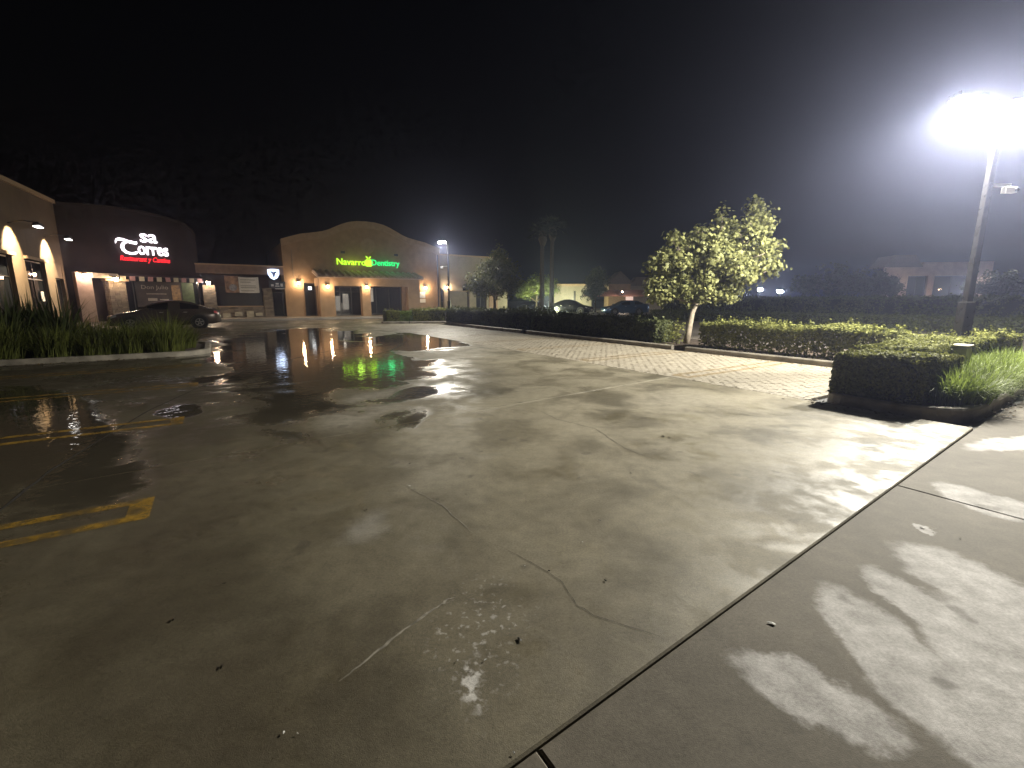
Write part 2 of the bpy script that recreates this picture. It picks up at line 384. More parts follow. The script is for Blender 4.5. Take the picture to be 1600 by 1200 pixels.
    # relief: grit and broom texture, drowned where water stands; slow ripples on the water
    inv = math_('SUBTRACT', 1.0, pud)
    h = math_('ADD', math_('MULTIPLY', noise(420, 2).outputs[0], .6), math_('MULTIPLY', noise(190, 2).outputs[0], .7))
    h = math_('MULTIPLY', h, .0019)
    rip = math_('ADD', math_('MULTIPLY', noise(6.5, 2, .8).outputs[0], .0027), math_('MULTIPLY', noise(2.0, 2, .5).outputs[0], .0022))
    b0 = N.new('ShaderNodeBump'); b0.inputs['Strength'].default_value = .8; b0.inputs['Distance'].default_value = 1.0; L.new(rip, b0.inputs['Height'])
    b = N.new('ShaderNodeBump'); b.inputs['Distance'].default_value = 1.0; L.new(math_('MULTIPLY', inv, .8), b.inputs['Strength']); L.new(b0.outputs[0], b.inputs['Normal'])
    L.new(h, b.inputs['Height']); L.new(b.outputs[0], p.inputs['Normal'])
    return m
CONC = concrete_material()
M_ASPH = mat('asphalt', (.05, .05, .05), .55, .3, 3)
M_KERB = mat('kerb concrete', (.30, .27, .22), .65, .42, 3.5, .5, 30)
M_SOIL = mat('planter soil', (.07, .05, .035), .9, .4, 8, .8, 30)
M_STUCCO = mat('tan stucco', (.33, .22, .125), .85, .16, 2.2, .4, 45)
M_STUCCO_D = mat('brown stucco', (.035, .021, .017), .85, .2, 2.0, .4, 45)
M_STUCCO_Y = mat('ochre stucco', (.125, .085, .048), .85, .14, 2.0, .4, 45)
M_STUCCO_G = mat('grey beige stucco', (.27, .23, .175), .85, .14, 2.0, .4, 45)
M_TRIM = mat('moulding', (.36, .25, .15), .8, .15, 3, .3, 40)
M_DARK = mat('dark metal', (.02, .019, .018), .45, .2, 10, .1)
M_FRAME = mat('bronze frame', (.035, .028, .022), .4, .2, 10, .05)
M_GLASS = glass_mat('dark glass')
M_INT = mat('dim interior', (.06, .05, .045), .8, .4, 1.5, 0)
M_TILE = mat('clay tile', (.52, .40, .30), .8, .3, 5, .3, 30, island=.5)
M_STONE = mat('ledge stone', (.20, .165, .125), .8, .45, 4, .5, 30, island=.7)
M_WHITE = mat('white sheet', (.7, .68, .64), .7, .08, 3, .05)
M_PAVER = mat('paver', (.30, .265, .205), .6, .20, 2.0, .5, 60, island=.6)

# ---------------------------------------------------------------- setting
ground = MB().add([(-300, -120, -.06), (300, -120, -.06), (300, 420, -.06), (-300, 420, -.06)], [(0, 1, 2, 3)]).build('ground', M_ASPH, None, kind='structure')
lot = bpy.data.objects.new('parking_lot', None); C.objects.link(lot); lot['kind'] = 'structure'
def slab(c4, gap=.0045):
    """one cast panel: four uv corners, edges chamfered, a gap to its neighbours"""
    q = [W(*c) for c in c4]; cen = sum(q, Vector()) / 4; vs_ = []
    def inset(d):
        out = []
        for i in range(4):
            a = (q[i] - q[i - 1]).normalized(); b = (q[(i + 1) % 4] - q[i]).normalized()
            na = Vector((-a.y, a.x, 0)); nb = Vector((-b.y, b.x, 0)); out.append(q[i] + (na + nb) * d)
        return out
    for d, z in ((gap, -.055), (gap, -.008), (gap + .008, 0)): vs_ += [(v_.x, v_.y, z) for v_ in inset(d)]
    fs = [(8, 9, 10, 11)] + [(r * 4 + i, r * 4 + (i + 1) % 4, r * 4 + 4 + (i + 1) % 4, r * 4 + 4 + i) for r in range(2) for i in range(4)]
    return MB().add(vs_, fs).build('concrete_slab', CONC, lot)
cuts = [lambda u: 1.0 + .0514 * u, lambda u: 5.1 + .08 * u, lambda u: 8.95 + .08 * u, lambda u: 13.3 + .05 * u, lambda u: 17.6, lambda u: 22.0, lambda u: 26.4, lambda u: 30.8, lambda u: 36.5]
UE = 7.45
for i in range(len(cuts) - 1):
    for (u0, u1) in (((-40, UE),) if i < 3 else ((-40, -5.6), (-5.6, UE)) if i < 6 else ((-40, -5.6), (-5.6, 12), (12, 30))):
        a, b = cuts[i], cuts[i + 1]
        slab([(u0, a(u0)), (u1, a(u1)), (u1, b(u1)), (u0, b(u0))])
xs = [-18, -6.8, -3.0, .775, 4.57, 8.4, 12.2, 16, 19.8, 30]
for i in range(len(xs) - 1):
    a = cuts[0]; u0, u1 = xs[i], xs[i + 1]
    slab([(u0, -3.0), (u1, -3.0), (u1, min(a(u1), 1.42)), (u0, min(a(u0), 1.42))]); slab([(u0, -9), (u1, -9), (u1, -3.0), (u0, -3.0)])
drive = MB().prism([tuple(W(u, v).xy) for u, v in ((14.6, 1.45), (60, 1.45), (60, 60), (14.6, 60))], -.05, -.004).build('driveway', mat('driveway concrete', (.24, .21, .175), .5, .25, .8, .3, 40), None, kind='structure')
walkway = MB().prism([tuple(W(u, v).xy) for u, v in ((-40, 38.6), (30, 38.6), (30, 60), (-40, 60))], -.05, .11).build('sidewalk', mat('sidewalk concrete', (.30, .265, .215), .45, .2, 1.2, .3, 40), None, kind='structure')
walk2 = MB().prism([tuple(W(u, v).xy) for u, v in ((-12, 0), (-5.4, 0), (-5.4, 38.58), (-12, 38.58))], -.05, .11).build('sidewalk', mat('wet dark walk', (.06, .05, .038), .3, .3, 1.2, .2, 40), None, kind='structure')

# brick pavers of the right-hand stalls: nearest 300 singly, the rest one part
pav_root = bpy.data.objects.new('paver_field', None); C.objects.link(pav_root); pav_root['kind'] = 'structure'
cells = []
r_i = 0; v = 3.24
while v < 27.5:
    off = (r_i % 2) * .105; u = UE + .012 - off
    while u < 11.56:
        a, b = max(u, UE + .012), min(u + .202, 11.56)
        if b - a > .03: cells.append((a, b, v, v + .098))
        u += .21
    v += .106; r_i += 1
def paver_geo(mb, a, b, c, d):
    h = random.uniform(-.003, .003); t = [random.uniform(-.0015, .0015) for _ in range(4)]; e = .006
    pts = [(a, c), (b, c), (b, d), (a, d)]; ins = [(a + e, c + e), (b - e, c + e), (b - e, d - e), (a + e, d - e)]
    vs_ = [(*W(*p).xy, -.05) for p in pts] + [(*W(*p).xy, -.006 + h) for p in pts] + [(*W(*p).xy, h + t[i]) for i, p in enumerate(ins)]
    fs = [(8, 9, 10, 11)] + [(r * 4 + i, r * 4 + (i + 1) % 4, r * 4 + 4 + (i + 1) % 4, r * 4 + 4 + i) for r in range(2) for i in range(4)]
    mb.add(vs_, fs)
def dist(c): p = W((c[0] + c[1]) / 2, (c[2] + c[3]) / 2); return p.length
cells.sort(key=dist)
for c in cells[:300]:
    mb = MB(); paver_geo(mb, *c); mb.build('paver', M_PAVER, pav_root)
mb = MB()
for c in cells[300:]: paver_geo(mb, *c)
mb.build('pavers', M_PAVER, pav_root, kind='stuff')

# painted stall markings: hairpins
def paint_material(name='worn yellow paint', top=.9):
    m = bpy.data.materials.new(name); m.use_nodes = True; N = m.node_tree.nodes; L = m.node_tree.links; p = N['Principled BSDF']
    p.inputs['Base Color'].default_value = (.40, .235, .03, 1); p.inputs['Roughness'].default_value = .45
    g = N.new('ShaderNodeNewGeometry'); n = N.new('ShaderNodeTexNoise'); n.inputs['Scale'].default_value = 5; n.inputs['Detail'].default_value = 8; n.inputs['Roughness'].default_value = .7
    r = N.new('ShaderNodeMapRange'); r.inputs[1].default_value = .40; r.inputs[2].default_value = .60; r.inputs[3].default_value = .12; r.inputs[4].default_value = top
    L.new(g.outputs['Position'], n.inputs['Vector']); L.new(n.outputs[0], r.inputs[0]); L.new(r.outputs[0], p.inputs['Alpha'])
    return m
M_PAINT = paint_material(); M_PAINT2 = paint_material('faded yellow paint', .42)
def hairpin(v0, u_end, u_far, sgn, w=.42, lw=.1, z=.003, m=None):
    """double stripe along u closed by a cap at u_end"""
    mb = MB(); 
    for a in (v0, v0 + w - lw): mb.add([(*W(q[0], q[1]).xy, z) for q in ((u_far, a), (u_end - sgn * lw * 1.4, a), (u_end - sgn * lw * 1.4, a + lw), (u_far, a + lw))], [(0, 1, 2, 3) if sgn > 0 else (3, 2, 1, 0)])
    mb.add([(*W(q[0], q[1]).xy, z) for q in ((u_end - sgn * lw * 1.4, v0), (u_end, v0), (u_end, v0 + w), (u_end - sgn * lw * 1.4, v0 + w))], [(0, 1, 2, 3) if sgn > 0 else (3, 2, 1, 0)])
    return mb.build('stall_marking', m or M_PAINT, None, kind='structure')
for v0, ue in ((3.85, -.52), (6.72, -.45), (9.62, -.36), (12.5, -.35)): hairpin(v0, ue, -5.3, 1)
for v0 in (20.6, 23.5, 26.4, 29.2, 32.1): hairpin(v0, -.3, -5.3, 1)
for k in range(7): hairpin(5.42 + 2.86 * k, 7.62, 11.5, -1, z=.0055, m=M_PAINT2)

# cracks, scratches and the swept cold joint, as thin ribbons in the surface
def ribbon(name, px, width, m, jag=0.0, sub=6, z=.0025, taper=True):
    pts = [G(*q) for q in px]; out = []
    for i in range(len(pts) - 1):
        for k in range(sub): out.append(pts[i].lerp(pts[i + 1], k / sub))
    out.append(pts[-1]); n = len(out); mb = MB(); vs_ = []
    for i, p in enumerate(out):
        d = (out[min(i + 1, n - 1)] - out[max(i - 1, 0)]).normalized(); s_ = Vector((-d.y, d.x, 0))
        w = width * (random.uniform(.5, 1.3) if jag else 1) * (min(1, 4 * min(i, n - 1 - i) / n + .15) if taper else 1)
        p = p + s_ * random.uniform(-jag, jag)
        a, b = p + s_ * w / 2, p - s_ * w / 2; vs_ += [(a.x, a.y, z), (b.x, b.y, z)]
    mb.add(vs_, [(2 * i, 2 * i + 1, 2 * i + 3, 2 * i + 2) for i in range(n - 1)])
    o = mb.build(name, m, lot); return o
M_CRACK = mat('crack', (.03, .025, .02), .9, .3, 20, 0)
M_SCR = mat('pale scratch', (.27, .25, .205), .7, .55, 25, 0)
ribbon('crack', [(742, 840), (790, 858), (850, 890), (880, 910), (900, 945), (935, 965), (985, 980), (1030, 995), (1047, 1008)], .0028, M_CRACK, .005)
ribbon('crack', [(825, 634), (870, 655), (930, 670), (975, 700), (1050, 728)], .005, M_CRACK, .012)
ribbon('scratch', [(640, 762), (690, 790), (745, 838)], .006, M_SCR, .008)
ribbon('scratch', [(530, 1066), (575, 1030), (625, 990), (668, 958), (690, 945), (700, 936), (712, 934)], .012, M_SCR, .004)
ribbon('cold_joint', [(-60, 850), (0, 798), (80, 735), (160, 685), (235, 640), (310, 606), (400, 574), (491, 553), (560, 540)], .022, M_CRACK, .006, taper=False)
ribbon('crack', [(560, 560), (610, 548), (640, 530), (620, 522)], .03, M_CRACK, .02)

# litter: dark wet leaf bits and pale scraps
def leaf_bit(px, size, m, label, group, name='fallen_leaf'):
    p = G(*px); mb = MB(); k = 7; rr = [random.uniform(.55, 1) for _ in range(k)]
    vs_ = [(0, 0, .006)] + [(size * rr[i] * math.cos(6.28 * i / k), size * .5 * rr[i] * math.sin(6.28 * i / k), .002 + .005 * random.random()) for i in range(k)]
    mb.add(vs_, [(0, 1 + i, 1 + (i + 1) % k) for i in range(k)]); o = mb.build(name, m, None)
    o.location = (p.x, p.y, .002); o.rotation_euler = (0, 0, random.uniform(0, 3)); return tag(o, label, 'leaf' if name == 'fallen_leaf' else 'scrap', group)
M_LEAFD = mat('wet dead leaf', (.02, .016, .01), .4, .4, 40, .1); M_SCRAP = mat('pale scrap', (.5, .5, .48), .7, .2, 40, .1)
for px, s_ in (((347, 1043), .016), ((271, 969), .016), ((350, 913), .013), ((946, 908), .016), ((812, 1000), .02), ((573, 797), .016), ((684, 781), .016), ((728, 773), .012), ((905, 747), .014), ((937, 814), .014),
               ((986, 740), .02), ((752, 706), .022), ((1036, 682), .035), ((1046, 684), .03), ((735, 745), .02), ((858, 893), .012), ((500, 690), .025), ((640, 725), .02)):
    leaf_bit(px, s_, M_LEAFD, 'small dark wet leaf scrap stuck to the bare concrete', 'dark leaf scraps on the concrete')
for px, s_ in (((443, 1147), .009), ((465, 1148), .006), ((1440, 825), .02), ((803, 1178), .007), ((820, 885), .008), ((910, 848), .009), ((1500, 842), .008), ((758, 1033), .01), ((715, 1034), .009), ((640, 760), .02)):
    leaf_bit(px, s_, M_SCRAP, 'tiny pale scrap lying on the damp concrete', 'pale scraps on the concrete', 'paper_scrap')
o = leaf_bit((1206, 975), .026, M_SCRAP, 'pale dry leaf lying alone on the walk side of the long joint', 'pale leaf'); del o['group']

# ---------------------------------------------------------------- kerbs and planters
def kerb_run(name, pts, label, closed=False, w=.15, h=.13, m=M_KERB, soil=False, group=None):
    """a cast kerb along uv points (outer face line), kerb body to the left of travel"""
    P = [W(*q) for q in pts]; n = len(P); vs_ = []; fs = []
    for i in range(n):
        a = P[i - 1] if (i > 0 or closed) else P[i]; b = P[(i + 1) % n] if (i < n - 1 or closed) else P[i]
        d = (b - a).normalized(); s_ = Vector((-d.y, d.x, 0))
        for off, z in ((0, -.05), (.006, h - .025), (.03, h), (w - .01, h), (w, h - .015), (w, -.05)):
            q = P[i] + s_ * off; vs_.append((q.x, q.y, z))
    for i in range(n if closed else n - 1):
        j = (i + 1) % n
        for k in range(5): fs.append((6 * i + k, 6 * j + k, 6 * j + k + 1, 6 * i + k + 1))
    if not closed: fs += [tuple(reversed(range(6))), tuple(6 * (n - 1) + k for k in range(6))]
    return tag(MB().add(vs_, fs).build(name, m, None), label, 'kerb', group)
def arc(cu, cv, r, a0, a1, n=7): return [(cu + r * math.cos(rad(a0 + (a1 - a0) * i / n)), cv + r * math.sin(rad(a0 + (a1 - a0) * i / n))) for i in range(n + 1)]
# near right planter: kerb travels so that the planter lies on the left
pl = [(11.45, 3.12), (8.0, 3.12)] + arc(7.95, 2.7, .42, 90, 180, 5) + arc(8.25, 2.2, .72, 180, 275, 8) + [(9.5, 1.50), (11.7, 1.60), (16, 1.72)]
kerb_run('planter_kerb', pl, 'rounded concrete kerb around the near planter with the clipped hedge block')
soil = MB().prism([tuple(W(u, v).xy) for u, v in [(7.75, 2.0), (8.2, 1.66), (16, 1.85), (16, 4.1), (11.7, 4.1), (11.7, 3.0), (7.8, 3.0)]], -.05, .085).build('planter_soil', M_SOIL, None, kind='structure')
# kerbs along the paver stalls
ku = 11.55
kerb_run('stall_kerb', [(ku + .02, 8.45), (ku, 4.0), (ku - .06, 3.14)], 'concrete kerb between the paver stalls and the low leafy hedge, right of the lit tree')
kerb_run('stall_kerb', [(ku + .25, 17.0), (ku + .05, 8.95)], 'concrete kerb in front of the dark hedge, left of the lit tree')
kerb_run('stall_kerb', [(10.4, 27.9), (12.2, 26.8), (ku + .35, 22), (ku + .25, 17.4)], 'far concrete kerb below the dark hedge by the distant lamp post')
kerb_run('stall_kerb', [(15.0, 30.0), (10.0, 29.8), (9.0, 29.3), (8.9, 28.6), (10.35, 27.95)], 'kerb of the far planter in front of the tan shop with the scalloped roof')
soil2 = MB().prism([tuple(W(u, v).xy) for u, v in [(ku + .1, 4.0), (14.5, 4.0), (14.5, 29.9), (9.2, 29.6), (9.1, 28.8), (12.35, 26.9), (ku + .45, 21)]], -.05, .09).build('planter_soil', M_SOIL, None, kind='structure')
# left island
isl = [(-11, 18.6), (-11, 15.0)] + [(-4.4, 15.05)] + arc(-.95, 15.75, .78, 270, 360, 6) + arc(-.95, 17.8, .78, 0, 90, 6) + [(-6, 18.6)]
kerb_run('island_kerb', isl, 'low concrete kerb around the grassy island in front of the parked sedan', closed=True)
soil3 = MB().prism([tuple(W(u, v).xy) for u, v in [(-10.9, 15.1), (-.9, 15.1), (-.3, 15.8), (-.3, 17.8), (-1, 18.5), (-10.9, 18.5)]], -.05, .09).build('planter_soil', M_SOIL, None, kind='structure')

# ---------------------------------------------------------------- hedges
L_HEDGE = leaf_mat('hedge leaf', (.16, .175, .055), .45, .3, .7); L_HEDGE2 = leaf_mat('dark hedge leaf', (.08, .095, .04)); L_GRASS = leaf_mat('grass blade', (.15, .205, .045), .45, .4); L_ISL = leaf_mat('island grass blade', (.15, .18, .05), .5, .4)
L_TREE = leaf_mat('tree leaf', (.20, .215, .095), .45, .35, .55); L_FLAX = leaf_mat('dark strap leaf', (.06, .08, .03), .4, .25)
M_BARK = mat('pale bark', (.30, .25, .19), .85, .3, 12, .6, 40); M_BARKD = mat('dark bark', (.09, .07, .05), .9, .3, 12, .6, 40)
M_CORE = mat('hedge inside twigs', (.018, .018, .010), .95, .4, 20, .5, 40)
def hedge(name, label, u0, u1, v0, v1, h, dens, size, m, z0=.09, core=True, thin_bottom=0.0, wob=.05, group=None, rng=None):
    """clipped hedge as an axis box in uv: leaf shell plus a twiggy core"""
    rng = rng or np.random.default_rng(abs(hash(label)) % 9999 if False else len(label) * 131 + int(u0 * 10))
    root = thing(name, label, 'hedge', W(u0, v0, z0), None, group)
    Lx, Ly = u1 - u0, v1 - v0
    def wobble(x, y): return wob * (np.sin(x * 2.3 + u0) + np.sin(y * 3.1 + x * 1.3 + v0) + .7 * np.sin(x * 5.7 + 2 * y)) * .5
    areas = [Lx * Ly, Lx * h, Lx * h, Ly * h, Ly * h]; P = []; Nn = []
    for k, A in enumerate(areas):
        n = int(A * dens * (1.15 if k == 0 else 1)); a, b = rng.random(n), rng.random(n); dep = rng.random(n) ** 1.7 * .12
        if k == 0:
            x, y = a * Lx, b * Ly; z = h - dep + wobble(x, y) + rng.normal(0, .012, n) ; nn = np.stack([rng.normal(0, .5, n), rng.normal(0, .5, n), np.ones(n)], 1)
        else:
            z = b * h
            if thin_bottom:
                keep = rng.random(n) < (1 - thin_bottom * (1 - b) ** 1.2); a, b, z, dep = a[keep], b[keep], z[keep], dep[keep]; n = len(a)
            sgn = -1 if k in (1, 3) else 1
            if k < 3:
                x = a * Lx; y = (dep if sgn < 0 else Ly - dep) + wobble(x, z) * .7; nn = np.stack([rng.normal(0, .55, n), np.full(n, sgn * 1.0), rng.normal(.25, .55, n)], 1)
            else:
                y = a * Ly; x = (dep if sgn < 0 else Lx - dep) + wobble(y, z) * .7; nn = np.stack([np.full(n, sgn * 1.0), rng.normal(0, .55, n), rng.normal(.25, .55, n)], 1)
            z = np.clip(z, 0.0, h)
        P.append(np.stack([x, y, z], 1)); Nn.append(nn)
    ns = int(Lx * Ly * (26 if size < .1 else 7)); hx, hy = rng.random(ns) * Lx, rng.random(ns) * Ly          # stray shoots above the clipped top
    for q in range(6):
        hgt = rng.uniform(.02, .16, ns) * (q + 1) / 6
        P.append(np.stack([hx + rng.normal(0, .018, ns), hy + rng.normal(0, .018, ns), h + hgt + wobble(hx, hy)], 1)); Nn.append(rng.normal(0, 1, (ns, 3)) + np.array([0, 0, .4]))
    P = np.concatenate(P); Nn = np.concatenate(Nn)
    gapf = np.sin(P[:, 0] * 3.7 + P[:, 2] * 5 + u0) * np.sin(P[:, 1] * 4.3 - P[:, 2] * 6.1 + v0) + .6 * np.sin(P[:, 0] * 9.1 + P[:, 1] * 7.7)
    kp = rng.random(len(P)) > np.clip((gapf - .55) * .9, 0, .75); P, Nn = P[kp], Nn[kp]; sz = size * rng.uniform(.65, 1.25, len(P))
    leaves('foliage', P, Nn, sz, m, root, 'diamond', rng)
    # core
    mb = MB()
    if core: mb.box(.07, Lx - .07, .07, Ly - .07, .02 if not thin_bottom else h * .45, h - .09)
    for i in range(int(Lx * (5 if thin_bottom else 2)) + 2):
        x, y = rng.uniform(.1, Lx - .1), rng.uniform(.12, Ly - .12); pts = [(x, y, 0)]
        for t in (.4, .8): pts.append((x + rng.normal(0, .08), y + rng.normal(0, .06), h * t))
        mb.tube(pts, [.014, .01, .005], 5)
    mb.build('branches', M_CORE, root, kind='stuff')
    return root
hb = hedge('hedge', 'clipped box hedge block with flat lit top at the rounded planter corner', 7.72, 9.15, 1.98, 3.02, .61, 8000, .05, L_HEDGE, wob=.07)
hedge('hedge', 'long flat topped hedge running back from the corner block beside the near lamp post', 9.2, 15.5, 2.42, 3.3, .64, 5000, .055, L_HEDGE, wob=.08)
hedge('hedge', 'gappy leafy hedge between the paver stalls and the driveway, right of the lit tree', 11.85, 12.75, 3.6, 8.2, .74, 1900, .08, L_HEDGE, core=False, thin_bottom=.85, wob=.09)
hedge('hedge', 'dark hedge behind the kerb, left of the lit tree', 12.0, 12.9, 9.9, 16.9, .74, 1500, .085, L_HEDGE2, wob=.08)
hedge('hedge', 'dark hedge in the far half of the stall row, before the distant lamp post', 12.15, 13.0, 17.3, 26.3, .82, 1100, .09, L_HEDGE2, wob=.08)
hedge('hedge', 'long clipped hedge in the far planter under the distant lamp post', 10.9, 14.3, 28.5, 29.3, .78, 1500, .085, L_HEDGE, wob=.04)
hedge('hedge', 'short clipped hedge at the left end of the far planter', 9.15, 10.0, 28.6, 29.3, .72, 1500, .085, L_HEDGE, wob=.04)
hedge('hedge', 'bright small leafy shrub between the two clipped hedges of the far planter', 10.05, 10.85, 28.65, 29.3, .68, 1100, .11, leaf_mat('lime leaf', (.13, .19, .04)), wob=.12, thin_bottom=.4)
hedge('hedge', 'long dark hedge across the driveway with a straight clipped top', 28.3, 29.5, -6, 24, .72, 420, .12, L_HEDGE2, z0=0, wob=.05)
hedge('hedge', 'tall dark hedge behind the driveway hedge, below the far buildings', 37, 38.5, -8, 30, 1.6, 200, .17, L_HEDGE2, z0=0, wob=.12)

# ---------------------------------------------------------------- grasses
def grass(label, u, v, n, spread, length, m, width=.011, lean=.6, group=None, z=.085, name='grass_clump', cat='grass clump', seed=0):
    root = thing(name, label, cat, W(u, v, z), None, group); blades('blades', n, spread, length, m, root, width, lean, np.random.default_rng(seed + 11))
    return root
gi = 0
for (u, v, s_) in ((8.4, 1.82, .26), (8.62, 1.80, .3), (9.05, 1.86, .34), (9.45, 1.98, .36), (9.9, 1.86, .36), (9.75, 2.2, .3), (10.35, 2.05, .38), (10.8, 1.9, .36), (10.9, 2.25, .34), (11.4, 2.05, .38), (12.0, 2.05, .4), (12.7, 2.1, .4), (13.4, 2.1, .4), (9.2, 2.2, .25)):
    gi += 1; grass('bright green grass clump spilling over the near kerb beside the clipped hedge', u, v, 620, s_, .62, L_GRASS, .011, .75, 'grass clumps in the near right planter', seed=gi)
for (u, v, s_) in ((-1.2, 15.7, .5), (-1.0, 16.6, .5), (-1.3, 17.6, .5), (-1.9, 15.8, .5), (-2.0, 16.8, .55), (-2.7, 15.8, .5), (-2.9, 16.9, .55), (-3.5, 15.8, .5), (-3.9, 16.7, .55), (-4.4, 15.7, .5), (-5.0, 16.5, .6), (-5.5, 15.6, .5), (-6.2, 15.7, .5), (-7, 15.7, .5), (-8, 15.7, .5), (-2.4, 17.8, .5), (-3.6, 17.8, .5)):
    gi += 1; grass('arching green grass clump on the left island in front of the sedan', u + random.uniform(-.15, .15), v, 560, s_ * .9, .74 + .55 * ((gi * 37) % 10) / 10, L_ISL, .018, .62, 'grass clumps on the left island', seed=gi)
for (u, v, n) in ((-3.5, 16.6, 130), (-4.3, 16.2, 150), (-4.2, 17.3, 150), (-5.2, 16.4, 150), (-5.0, 17.4, 150)):
    gi += 1; grass('tall dark strap leaved plant at the left end of the island', u, v, n, .3, 1.75, L_FLAX, .05, .45, 'strap leaved plants on the left island', name='flax_plant', cat='plant', seed=gi)

# dead leaves gathered along the kerbs
pts = []
for (ua, va, ub, vb, n, sp) in ((11.45, 3.3, 11.45, 16, 420, .14), (7.5, 3.3, 7.2, 2.4, 40, .1), (7.3, 2.4, 8.3, 1.38, 60, .08), (8.3, 1.38, 11.6, 1.5, 130, .1), (-4.4, 14.9, -.4, 14.95, 160, .12), (11.7, 17.2, 12.1, 26, 150, .2)):
    for _ in range(n):
        t = random.random(); q = W(ua + (ub - ua) * t, va + (vb - va) * t) + Vector((random.gauss(0, sp), random.gauss(0, sp), 0)); pts.append((q.x, q.y, .008 + random.random() * .008))
pts = np.array(pts); lit_ = leaves('leaf_litter', pts, RNG.normal(0, .25, (len(pts), 3)) + np.array([0, 0, 1]), RNG.uniform(.025, .075, len(pts)), leaf_mat('dead leaf', (.09, .065, .03), .5, .1), None, 'leaf')
tag(lit_, 'scattered dead leaves gathered along the kerbs', 'leaf litter')

# ---------------------------------------------------------------- trees
def tree(name, label, base, trunk_pts, trunk_r, blobs, nleaf, size, lm, bm, seed=1, shape='diamond', limbs=True, cat='tree', group=None, twigs=True):
    """trunk through trunk_pts (local), limbs reaching into ellipsoid blobs (cx,cy,cz,rx,ry,rz,weight), leaves clustered on twig ends"""
    rng = np.random.default_rng(seed); root = thing(name, label, cat, base, 0, group)
    mb = MB(); n = len(trunk_pts); mb.tube(trunk_pts, [trunk_r * (1 - .5 * i / (n - 1)) for i in range(n)], 10); mb.build('trunk', bm, root, smooth=True)
    top = Vector(trunk_pts[-1]); P = []; Nn = []; S = []; lb = MB()
    wsum = sum(b[6] for b in blobs)
    for (cx, cy_, cz, rx, ry, rz, w) in blobs:
        c = Vector((cx, cy_, cz)); cnt = max(3, int(nleaf * w / wsum / 26))
        mid = top.lerp(c, .5) + Vector((0, 0, -.1 * rz)); lb.tube([top - Vector((0, 0, .15)), mid, c], [trunk_r * .45, trunk_r * .28, trunk_r * .1], 6)
        for i in range(cnt):
            d = rng.normal(size=3); d /= np.linalg.norm(d); r = rng.random() ** .4 * rng.uniform(.8, 1.12)
            e = np.array([cx + d[0] * rx * r, cy_ + d[1] * ry * r, cz + d[2] * rz * r])
            if limbs and i % 2 == 0: lb.tube([tuple(mid.lerp(c, rng.random())), tuple((np.array(c) + e) / 2 + rng.normal(0, .06, 3)), tuple(e)], [trunk_r * .14, trunk_r * .09, .006], 4)
            k = int(26 * rng.uniform(.5, 1.5)); cl = rng.normal(0, 1, (k, 3)) * np.array([.13, .13, .12]) * (size / .14) ** .6 + e
            P.append(cl); nn = rng.normal(0, .6, (k, 3)) + (cl - np.array(c)) / max(rx, rz) * .6 + np.array([0, 0, .35]); Nn.append(nn); S.append(size * rng.uniform(.6, 1.2, k))
    lb.build('limbs', bm, root, smooth=True)
    leaves('crown', np.concatenate(P), np.concatenate(Nn), np.concatenate(S), lm, root, shape, rng)
    return root
tb = G(1072, 541); tb.z = .08
tree('street_tree', 'brightly lit young broadleaf tree with leaning trunk beside the paver stalls', tb,
     [(0, 0, 0), (.06, 0, .5), (.15, .05, 1.0), (.3, .05, 1.4)], .11,
     [(.9, 0, 2.5, 1.0, 1.0, .75, 5), (1.6, .1, 2.5, .72, .8, .7, 3), (1.6, 0, 3.3, .62, .7, .65, 2.6), (.6, .1, 3.05, .75, .8, .55, 2.6), (-.25, .2, 2.65, .7, .8, .55, 2.2), (.3, .1, 1.75, .85, .8, .42, 2.4), (1.95, 0, 4.05, .28, .3, .45, .7), (2.25, 0, 3.75, .2, .25, .25, .3), (.85, 0, 3.75, .16, .25, .38, .35), (-.55, .3, 1.9, .65, .7, .5, 1.6), (2.55, 0, 3.05, .28, .3, .2, .5), (2.5, 0, 2.35, .26, .3, .22, .4), (1.05, 0, 1.7, .5, .6, .28, 1.0), (-.55, .1, 3.3, .16, .2, .22, .3), (-.95, .2, 2.5, .3, .4, .35, .6), (-1.0, .3, 1.55, .4, .5, .3, .6), (.2, 0, 3.45, .2, .25, .2, .3)],
     15000, .125, L_TREE, M_BARK, 5, 'maple')
b = W(15.6, 26.0, 0)
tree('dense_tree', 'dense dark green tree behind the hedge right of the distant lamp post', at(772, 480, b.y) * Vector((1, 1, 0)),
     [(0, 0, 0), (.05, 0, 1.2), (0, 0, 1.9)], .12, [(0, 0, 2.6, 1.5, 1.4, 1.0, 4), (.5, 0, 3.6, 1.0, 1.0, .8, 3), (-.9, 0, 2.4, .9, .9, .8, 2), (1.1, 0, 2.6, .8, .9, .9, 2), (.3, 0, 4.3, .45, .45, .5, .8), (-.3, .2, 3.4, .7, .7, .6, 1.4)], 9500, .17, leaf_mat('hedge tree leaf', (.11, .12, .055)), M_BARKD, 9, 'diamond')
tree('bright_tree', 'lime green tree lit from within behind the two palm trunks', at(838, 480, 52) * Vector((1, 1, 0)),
     [(0, 0, 0), (0, 0, 1.4)], .14, [(0, 0, 2.7, 2.4, 1.5, 1.1, 4), (1.7, 0, 2.9, 1.2, 1, 1.0, 2), (-1.6, 0, 2.5, 1.2, 1, 1.0, 2), (.4, 0, 3.6, 1.2, 1, .7, 1)], 4500, .24, leaf_mat('lit lime leaf', (.15, .19, .06)), M_BARKD, 12)
